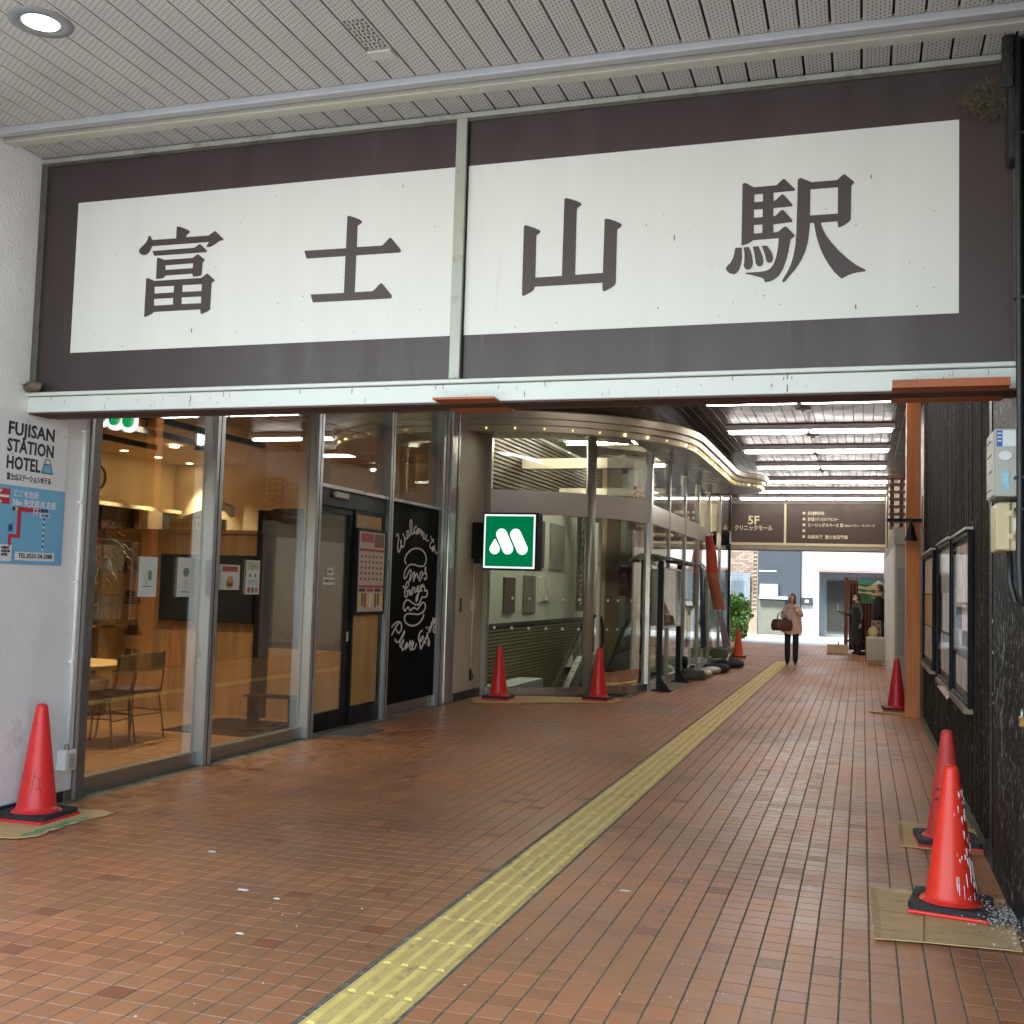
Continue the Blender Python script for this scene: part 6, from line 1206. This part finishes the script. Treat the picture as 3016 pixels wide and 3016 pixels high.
def person(lab, loc, rz, h, top, bottom, arms, legs, sleeve=None, head_turn=0., waist=.97, hips=.09, chest=.15):
    """arms/legs: joint lists in metres for a 1.7 m figure facing -Y; h scales"""
    t = thing('person', lab, 'person', loc, rz)
    k = h / 1.70
    J = [((0, 0, .96), .125, .095), ((0, 0, 1.12), .112, .085), ((0, 0, 1.30), chest, .10), ((0, .005, 1.41), .075, .065), ((0, .005, 1.475), .045, .048), ((0, -.01, 1.55), .062, .075), ((0, -.005, 1.62), .068, .082), ((0, 0, 1.675), .045, .055)]
    E = [(i, i + 1) for i in range(7)]
    def chain(start, js):
        p = start
        for j in js: J.append(j); E.append((p, len(J) - 1)); p = len(J) - 1
        return p
    hands = []
    for s, a in zip((-1, 1), arms):
        p = chain(2, [((s * .15, 0, 1.375), .058), (a[0], .044), (a[1], .031)])
        hd = (Vector(a[2]) - Vector(a[1])); q = chain(p, [(tuple(Vector(a[1]) + hd * .55), .036, .022)])
        d = hd.normalized(); side = d.cross(Vector((0, 0, 1))); side = side.normalized() if side.length > .1 else Vector((1, 0, 0))
        for f_, ln in ((-1.5, .8), (-.5, 1.), (.5, .95), (1.5, .75)):
            b_ = Vector(a[1]) + hd * .75 + side * f_ * .017; chain(q, [(tuple(b_), .010), (tuple(b_ + d * .04 * ln), .009), (tuple(b_ + d * .062 * ln + Vector((0, -.01, -.012))), .007)])
        tb = Vector(a[1]) + hd * .35 + side * .035 * -s; chain(q, [(tuple(tb), .012), (tuple(tb + d * .03 + side * .012 * -s), .010)])
        hands.append(a[1])
    for s, l in zip((-1, 1), legs): chain(0, [((s * hips, 0, .88), .098, .092), (l[0], .080, .076), (l[1], .066, .066), (l[2], .046, .04), (l[3], .038, .03)])
    J = [tuple([tuple(c * k for c in j[0])] + [r_ * k for r_ in j[1:]]) for j in J]
    def pick(c):
        c = Vector(c) / k
        if c.z > 1.435 and abs(c.x) < .13 and abs(c.y) < .2 and c.z > 1.44: return 2
        for hnd in hands:
            if (c - Vector(hnd)).length < .125 and (not sleeve or (c - Vector(hnd)).length < .125) and abs(c.x) > -1: 
                if min((c - Vector(q)).length for q in [a[2] for a in arms]) < .095: return 2
        if c.z < .09: return 3
        if c.z < waist: return 1
        return 0
    skinned('body', J, E, pick, [top, bottom, SKIN, SHOE], t)
    # face
    b = MB(); hc = Vector((0, -.01, 1.59)) * k
    rot_ = Matrix.Rotation(head_turn, 3, 'Z')
    P = lambda x, y, z: rot_ @ (Vector((x, y, z)) * k) + hc
    f_ = MB(); f_.ell((0, 0, 0), (.07 * k, .088 * k, .105 * k), 14); f_.v = [tuple(rot_ @ Vector(v) + hc) for v in f_.v]; f_.build('head', SKIN, t, smooth=True, local=True)
    for sx in (-1, 1):
        b.ell(P(sx * .028, -.078, .012), (.011 * k, .006 * k, .006 * k), 8, 0); b.obox(tuple(P(sx * .028, -.081, .032)), (.028 * k, .006 * k, .005 * k), head_turn, 0); b.ell(P(sx * .070, .0, .0), (.01 * k, .018 * k, .028 * k), 8, 1)
    b.ell(P(0, -.088, -.012), (.011 * k, .016 * k, .02 * k), 8, 1); b.obox(tuple(P(0, -.083, -.045)), (.038 * k, .008 * k, .008 * k), head_turn, 2)
    b.build('face', [M('eye_dark', (.02, .015, .012), .3), SKIN, M('lips', srgb(170, 100, 92), .5)], t, local=True, smooth=True)
    return t, k, P, rot_, hc
def hair(t, k, rot_, hc, length, mat=HAIR, bob=1.):
    b = MB(); n = 18; rows = []
    for i in range(9):
        ph = i / 8 * (math.pi * .56)
        for j in range(n):
            a = 2 * math.pi * j / n; front = -math.sin(a)
            lim = .5 if front > .55 else 1.
            z = math.cos(ph * (lim if i > 3 else 1)); r_ = math.sin(ph * (lim if i > 3 else 1))
            rows.append(rot_ @ Vector((.078 * r_ * math.cos(a), .092 * r_ * math.sin(a) + .014, .116 * z)) * k + hc)
    for j in range(n):
        a = 2 * math.pi * j / n; front = -math.sin(a); l = length if front < .35 else .0
        base = rows[8 * n + j]; rows.append(base + Vector((0, .008, -l * (.8 + .2 * math.cos(a * 3)))) * k if l else base + Vector((0, 0, -.001)))
    fs = [(i * n + j, i * n + (j + 1) % n, (i + 1) * n + (j + 1) % n, (i + 1) * n + j) for i in range(9) for j in range(n)]
    b.add(rows, fs); b.build('hair', mat, t, local=True, smooth=True)
# woman in a pink shirt walking towards the camera
PINK = M('pink_cotton', srgb(222, 186, 178), .85, var=.1, scale=9, bump=.3, bscale=20); BLKT = M('black_trouser', (.016, .017, .022), .7, var=.3)
arms = [((-.24, -.02, 1.15), (-.17, -.20, 1.10), (-.12, -.26, 1.13)), ((.25, -.05, 1.16), (.08, -.19, 1.29), (.03, -.19, 1.40))]
legs = [((-.095, -.02, .50), (-.095, .0, .11), (-.095, .02, .05), (-.095, -.12, .035)), ((.095, -.06, .50), (.09, -.03, .11), (.09, -.01, .05), (.095, -.15, .035))]
t, k, P, rot_, hc = person('woman in a loose pink shirt and black trousers walking with a hand at her mouth', (-1.46, 24.8, .012), 0, 1.56, PINK, BLKT, arms, legs, head_turn=R(-32), waist=.80)
hair(t, k, rot_, hc, .15)
b = MB(); n = 24; vs = []; fs = []
prof = [(.118, .075, 1.40), (.20, .12, 1.33), (.215, .14, 1.15), (.225, .15, .98), (.24, .16, .84), (.245, .16, .72)]
for rx, ry, z in prof:
    for j in range(n):
        a = 2 * math.pi * j / n; w_ = .006 * math.sin(a * 7 + z * 9); dz = .06 * abs(math.cos(a)) if z < .75 else 0
        vs.append(((rx + w_) * math.cos(a) * k, (ry + w_) * math.sin(a) * k, (z + dz) * k))
fs = [(i * n + j, i * n + (j + 1) % n, (i + 1) * n + (j + 1) % n, (i + 1) * n + j) for i in range(len(prof) - 1) for j in range(n)]
b.add(vs, fs).build('shirt', PINK, t, local=True, smooth=True)
MB().tube([(0, -.115 * k, 1.36 * k), (0, -.135 * k, 1.1 * k), (0, -.156 * k, .74 * k)], .007, 5).build('button_strip', M('pink_dark', srgb(176, 138, 130), .8), t, local=True)
b = MB().tube([(-.09 * k, -.07, 1.42 * k), (-.03 * k, -.12, 1.38 * k), (.03 * k, -.12, 1.38 * k), (.09 * k, -.07, 1.42 * k), (.05 * k, .06, 1.46 * k), (-.05 * k, .06, 1.46 * k), (-.09 * k, -.07, 1.42 * k)], .018, 6); b.build('collar', M('collar_white', srgb(226, 216, 210), .8), t, local=True, smooth=True)
t = thing('handbag', 'brown handbag on the arm of the woman in pink', 'handbag', (-1.66, 24.62, .76), R(12))
MB().lathe([(.20, 0), (.225, .03), (.235, .12), (.21, .22), (.16, .25)], n=24, sy=.42).build('bag_body', M('bag_leather', srgb(92, 54, 46), .45, var=.15, scale=6), t, local=True, smooth=True, auto=50)
for s in (-1, 1): MB().tube([(-.1, s * .04, .23), (-.08, s * .03, .36), (0, s * .02, .42), (.08, s * .03, .36), (.1, s * .04, .23)], .008, 6).build('handle', MATS['bag_leather'], t, local=True, smooth=True)
t = thing('mobile_phone', 'dark mobile phone in the hand of the woman in pink', 'phone', (-1.585, 24.52, 1.10), R(15)); MB().obox((0, 0, 0), (.075, .012, .15), 0, 0, R(-35)).build('phone_body', M('phone_dark', srgb(60, 30, 30), .25), t, local=True)
# shop assistant
GRY = M('grey_green_top', srgb(84, 86, 76), .8, var=.12); APR = M('apron_black', (.018, .018, .02), .75, var=.3)
arms = [((-.23, -.03, 1.12), (-.20, -.26, 1.10), (-.19, -.35, 1.12)), ((.24, .04, 1.12), (.26, -.02, .86), (.26, -.04, .77))]
legs = [((-.09, 0, .50), (-.09, .02, .10), (-.09, .03, .05), (-.09, -.1, .03)), ((.09, 0, .5), (.09, .02, .1), (.09, .03, .05), (.09, -.1, .03))]
t, k, P, rot_, hc = person('shop assistant in a mask and long black apron holding a tablet', (-.13, 30.6, .012), R(-62), 1.60, GRY, APR, arms, legs)
hair(t, k, rot_, hc, .06)
m = MB(); m.ell((0, 0, 0), (.06 * k, .05 * k, .048 * k), 12); m.v = [tuple(rot_ @ Vector(v) + P(0, -.055, -.035)) for v in m.v]; m.build('face_mask', WHITEP, t, local=True, smooth=True)
b = MB(); vs = []; prof = [(.15, .115, 1.32), (.155, .12, 1.1), (.165, .13, .95), (.19, .16, .6), (.20, .17, .28)]
for rx, ry, z in prof:
    for j in range(n): a = 2 * math.pi * j / n; w_ = .008 * math.sin(a * 6) * (1 if z < 1 else 0); vs.append(((rx + w_) * math.cos(a) * k, (ry + w_) * math.sin(a) * k, z * k))
b.add(vs, [(i * n + j, i * n + (j + 1) % n, (i + 1) * n + (j + 1) % n, (i + 1) * n + j) for i in range(len(prof) - 1) for j in range(n)]).build('apron', APR, t, local=True, smooth=True)
for s in (-1, 1): MB().tube([(s * .12 * k, -.12, 1.3 * k), (s * .09 * k, -.05, 1.43 * k), (s * .05 * k, .07, 1.4 * k)], .012, 5).build('strap', APR, t, local=True)
t = thing('tablet', 'grey tablet held out by the shop assistant', 'tablet', (-.46, 30.42, 1.10), R(-50)); MB().obox((0, 0, 0), (.24, .30, .02), 0, 0, R(-12)).build('tablet_body', M('tablet_grey', srgb(96, 84, 84), .4), t, local=True, bevel=.004)
# man in dark jumper
DJ = M('dark_jumper', (.012, .013, .018), .85, var=.3); JN = M('blue_jeans', srgb(92, 108, 122), .8, var=.15)
arms = [((-.25, .05, 1.14), (-.28, -.08, .95), (-.28, -.13, .88)), ((.25, .05, 1.12), (.25, -.02, .86), (.24, -.05, .77))]
legs = [((-.1, -.04, .50), (-.1, .03, .11), (-.1, .05, .05), (-.1, -.08, .035)), ((.1, -.12, .52), (.1, .12, .13), (.1, .16, .07), (.1, .03, .035))]
t, k, P, rot_, hc = person('man with black hair in a dark jumper and blue jeans seen from the side', (.40, 27.9, .012), R(-100), 1.84, DJ, JN, arms, legs, waist=.90)
hair(t, k, rot_, hc, .03)
b = MB(); vs = []; prof = [(.12, .085, 1.41), (.19, .13, 1.33), (.185, .135, 1.1), (.165, .13, .9)]
for rx, ry, z in prof:
    for j in range(n): a = 2 * math.pi * j / n; vs.append((rx * math.cos(a) * k, ry * math.sin(a) * k, z * k))
b.add(vs, [(i * n + j, i * n + (j + 1) % n, (i + 1) * n + (j + 1) % n, (i + 1) * n + j) for i in range(len(prof) - 1) for j in range(n)]).build('jumper', DJ, t, local=True, smooth=True)
# suitcase and its bag
t = thing('suitcase', 'pale grey hard shell suitcase on small wheels before the man in jeans', 'suitcase', (.30, 26.5, .012))
SC = M('suitcase_shell', srgb(186, 182, 168), .35, var=.04)
MB().box(-.21, -.12, .06, .21, .12, .63).build('shell', SC, t, local=True, bevel=.045, seg=4)
b = MB()
for k_ in range(6): b.box(-.15 + k_ * .056, -.124, .12, -.135 + k_ * .056, -.12, .57)
b.build('ribs', M('suitcase_rib', srgb(166, 162, 150), .4), t, local=True)
for x in (-.16, .16):
    for y in (-.08, .08): MB().cyl((x - .015, y, .028), (x + .015, y, .028), .028, n=12).build('wheel', WHITEP, t, local=True)
for x in (-.08, .10): MB().cyl((x, .1, .6), (x, .1, .98), .01, n=8).build('handle_tube', ALU, t, local=True)
MB().box(-.1, .085, .96, .12, .115, .995).build('handle', M('tan_grip', srgb(176, 140, 96), .6), t, local=True, bevel=.01)
MB().box(-.235, -.06, .3, -.21, .06, .33).box(-.225, -.07, .08, -.21, .07, .6).build('side_handle', BLACKM, t, local=True)
t = thing('cloth_bag', 'cream cloth bag with a brown strap hanging on the suitcase handle', 'bag', (.25, 26.6, .72))
b = MB(); b.ell((0, 0, 0), (.11, .08, .17), 14); b.v = [(x * (1 + .15 * math.sin(z * 30)), y, z) for x, y, z in b.v]; b.build('bag_body', M('bag_cream', srgb(196, 178, 130), .8, var=.15, bump=.6, bscale=14), t, local=True, smooth=True)
MB().tube([(-.03, 0, .14), (0, 0, .24), (.04, 0, .14)], .012, 6).tube([(-.1, .02, .05), (-.16, .0, -.14), (-.08, .0, -.24)], .03, 6).build('strap', M('strap_brown', srgb(120, 64, 44), .7), t, local=True)
t = thing('cardboard_box', 'low cream carton on the floor beside the slatted screen', 'box', (-.62, 30.6, .012))
MB().box(-.26, -.16, 0, .26, .16, .24).build('carton', M('carton_cream', srgb(196, 182, 146), .7), t, local=True, bevel=.008); MB().cyl((.03, 0, .24), (.03, 0, .34), .022, .01).build('bottle', M('bottle_lilac', srgb(110, 96, 140), .4), t, local=True)
MB().box(-.1, 30.25, .012, .45, 30.7, .10).build('base', BLACKM, thing('floor_stand', 'dark low stand at the foot of the slatted screen', 'stand', (.15, 30.5, 0)))

# ---------------------------------------------------------------- slatted screen with a landscape panel
t = thing('slatted_screen', 'red brown screen of upright timber slats behind the waiting people', 'screen', (.2, 31.2, 0))
SL = wood_mat('slat_wood', srgb(104, 54, 36), srgb(136, 76, 52), .5, axis=2)
MB().box(-.46, 31.1, 0, -.36, 31.22, 2.06).build('end_post', SL, t)
for k in range(12): MB().box(-.335 + k * .082, 31.12, .1, -.300 + k * .082, 31.18, 2.05 if k % 2 else 2.07).build('slat', SL, t)
MB().box(-.36, 31.18, .3, .62, 31.21, .38).box(-.36, 31.18, 1.9, .62, 31.21, 1.98).build('rail', SL, t); MB().box(-.34, 31.21, .1, .62, 31.23, 1.95).build('backing', M('screen_back', srgb(44, 28, 24), .8), t)
t = thing('landscape_panel', 'green landscape panel with cream clouds and a white mountain on the slatted screen', 'picture', (.25, 31.1, 1.7))
MB().box(-.11, 31.09, 1.36, .62, 31.118, 2.02).build('panel', M('panel_green', srgb(44, 104, 68), .45, var=.12), t)
MB().box(-.10, 31.085, 1.87, .615, 31.089, 2.01).build('sky_band', M('panel_teal', srgb(74, 150, 140), .45), t)
cl = M('panel_cream', srgb(206, 186, 138), .5)
for pts in ([(-.1, 1.84), (.1, 1.80), (.24, 1.86), (.36, 1.96), (.46, 1.9), (.6, 1.84), (.6, 1.74), (.4, 1.76), (.2, 1.72), (-.1, 1.76)], [(-.1, 1.70), (.05, 1.66), (.15, 1.69), (.3, 1.64), (.5, 1.68), (.5, 1.60), (.3, 1.58), (.1, 1.63), (-.1, 1.64)], [(.2, 1.56), (.4, 1.52), (.6, 1.56), (.6, 1.48), (.3, 1.5)]):
    MB().prism(pts, 31.079, 31.084, plane='xz').build('cloud_shape', cl, t)
MB().prism([(.26, 1.87), (.40, 1.985), (.44, 1.985), (.58, 1.88), (.46, 1.90), (.42, 1.86), (.36, 1.91)], 31.072, 31.078, plane='xz').build('mountain_shape', WHITEP, t)
for x in (.0, .06, .12): MB().box(x, 31.07, 1.48, x + .012, 31.078, 1.62).build('tree_shape', M('panel_dark', srgb(20, 66, 48), .5), t)
# ---------------------------------------------------------------- beyond the far opening
BRK = M('brick_far_joint', srgb(176, 160, 140), .9)
t = thing('brick_building', 'pale pinkish brick building across the street', 'building', (-8, 42, 0))
MB().box(-16, 42.03, -.1, -3.72, 44, 9).build('wall', BRK, t)
bm_ = [M('far_brick%d' % k, c, .85, var=.12, scale=2) for k, c in enumerate((srgb(172, 154, 138), srgb(156, 138, 124), srgb(186, 168, 152)))]
b = MB()
for r in range(44):
    for c in range(22):
        x0 = -8.6 + c * .225 + (.11 if r % 2 else 0); 
        if x0 + .21 < -3.72: b.box(x0, 42.0, .9 + r * .075, x0 + .21, 42.04, .966 + r * .075, rnd.randrange(3))
stuff(b.build('bricks', bm_, t))
MB().box(-8.5, 41.9, 1.0, -4.6, 42.0, 2.15).build('white_band', WHITEP, t)
for x in (-6.6, -5.6, -4.7): MB().box(x, 41.85, 1.25, x + .7, 41.9, 2.3).build('window', M('far_pane', srgb(150, 165, 176), .2), t)
b = MB()
for k in range(9): b.box(-5.3 + k * .0, 41.7, 1.3 + k * .11, -4.3, 41.72, 1.32 + k * .11)
for k in range(8): b.box(-5.3 + k * .14, 41.69, 1.3, -5.28 + k * .14, 41.71, 2.3)
b.build('window_grille', M('grille_grey', srgb(150, 154, 158), .4, .5), t)
t = thing('blue_grey_wall', 'blue grey rendered wall across the street', 'building', (-3, 42, 0))
MB().box(-3.70, 41.6, -.1, -2.16, 44, 9).build('wall', M('blue_render', srgb(72, 80, 88), .7, var=.12, scale=1.2, dirt=srgb(120, 126, 130), dscale=1.2, dth=.66), t)
MB().box(-3.62, 41.2, 1.35, -2.6, 41.6, 1.45).box(-3.62, 41.2, 2.35, -3.0, 41.25, 2.4).build('ledge', WHITEP, t); MB().box(-3.6, 41.3, 1.46, -2.95, 41.6, 1.9).build('meter_box', M('unit_white', srgb(186, 188, 188), .5), t)
MB().box(-3.65, 41.4, -.1, -2.7, 41.6, 1.3).build('low_wall', M('olive_render', srgb(128, 130, 116), .8, var=.15), t)
t = thing('white_house', 'bright white rendered house front with a recessed dark door', 'building', (-1, 43, 0))
WR = M('far_white', (.82, .82, .8), .8, var=.03)
MB().box(-2.14, 41.8, 2.48, .9, 46, 9).build('upper_wall', WR, t); MB().box(-2.14, 41.8, -.1, -1.52, 46, 2.48).build('wall', WR, t); MB().box(-1.52, 42.6, -.1, .9, 46, 2.48).build('recess_wall', M('recess_grey', srgb(132, 140, 146), .7), t)
MB().box(-1.52, 41.8, 2.40, .9, 42.6, 2.478).build('soffit_band', M('soffit_rose', srgb(176, 140, 136), .7), t); MB().box(.9, 41.8, -.1, 6, 46, 9).build('side_wall', M('far_taupe', srgb(140, 128, 112), .8), t)
d = MB().box(-1.24, 42.54, .22, -.34, 42.6, 2.08).build('door', M('far_door', srgb(52, 54, 50), .5), t); MB().box(-.86, 42.5, 1.0, -.84, 42.54, 1.25).build('handle', ALU, d)
MB().box(-2.12, 41.70, 1.16, -1.72, 41.8, 1.44).build('intercom', M('intercom_dark', srgb(70, 74, 76), .4), t); MB().box(-2.0, 41.69, 1.25, -1.86, 41.7, 1.36).build('nameplate', WHITEP, t)
t = thing('road_kerb', 'pale concrete kerb line along the far side of the street', 'kerb', (-1, 41, 0)); MB().box(-9, 40.9, -.12, 6, 41.1, .05).build('kerb_stone', WR, t)
# hedge and shrubs in the bed outside
def foliage(name, lab, c, r, n_, mats, sz=.09, trunk=None):
    t = thing(name, lab, 'shrub', (c[0], c[1], 0)); b = MB()
    for k in range(n_):
        d = Vector((rnd.gauss(0, 1), rnd.gauss(0, 1), rnd.gauss(0, 1))).normalized() * rnd.random() ** .4
        bump_ = 1 + .3 * noise.noise(d * 2.5 + Vector(c)); p = Vector(c) + Vector((d.x * r[0], d.y * r[1], d.z * r[2])) * bump_
        a = Vector((rnd.gauss(0, 1), rnd.gauss(0, 1), rnd.gauss(0, 1))).normalized(); e = a.cross(Vector((rnd.random(), rnd.random(), rnd.random()))).normalized(); s = sz * rnd.uniform(.5, 1.2)
        b.add([p - a * s, p + e * s * .5, p + a * s, p - e * s * .5], [(0, 1, 2, 3)], rnd.randrange(len(mats)))
    stuff(b.build('leaves', mats, t))
    if trunk: MB().cyl((c[0], c[1], -.1), (c[0], c[1], c[2]), .05, .02).build('trunk', M('bark', srgb(80, 66, 50), .9), t)
    return t
LF = [M('leaf%d' % k, c, .55, var=.3) for k, c in enumerate((srgb(134, 170, 72), srgb(100, 140, 56), srgb(168, 196, 92), srgb(70, 104, 48)))]
foliage('leafy_shrub', 'bright green bushy shrub beyond the orange cone', (-4.55, 38.4, .85), (.95, .5, .72), 3800, LF, .085, True)
foliage('clipped_hedge', 'low dark clipped hedge below the bright shrub', (-4.05, 37.6, .32), (.42, .35, .42), 1800, LF[1:], .06)
foliage('leafy_shrub', 'loose green shrub glimpsed through the far glass bays', (-6.0, 34.8, .9), (.8, .5, .8), 1400, LF, .08, True)
# low wall across the forecourt, behind the camera, seen only as a reflection
t = thing('opposite_wall', 'low pale wall on the far side of the forecourt', 'wall', (-8, -40, 0)); MB().box(-40, -41, -.03, 30, -40, 2.2).build('wall', M('opp_wall', srgb(170, 166, 156), .8, var=.1, scale=.4), t)
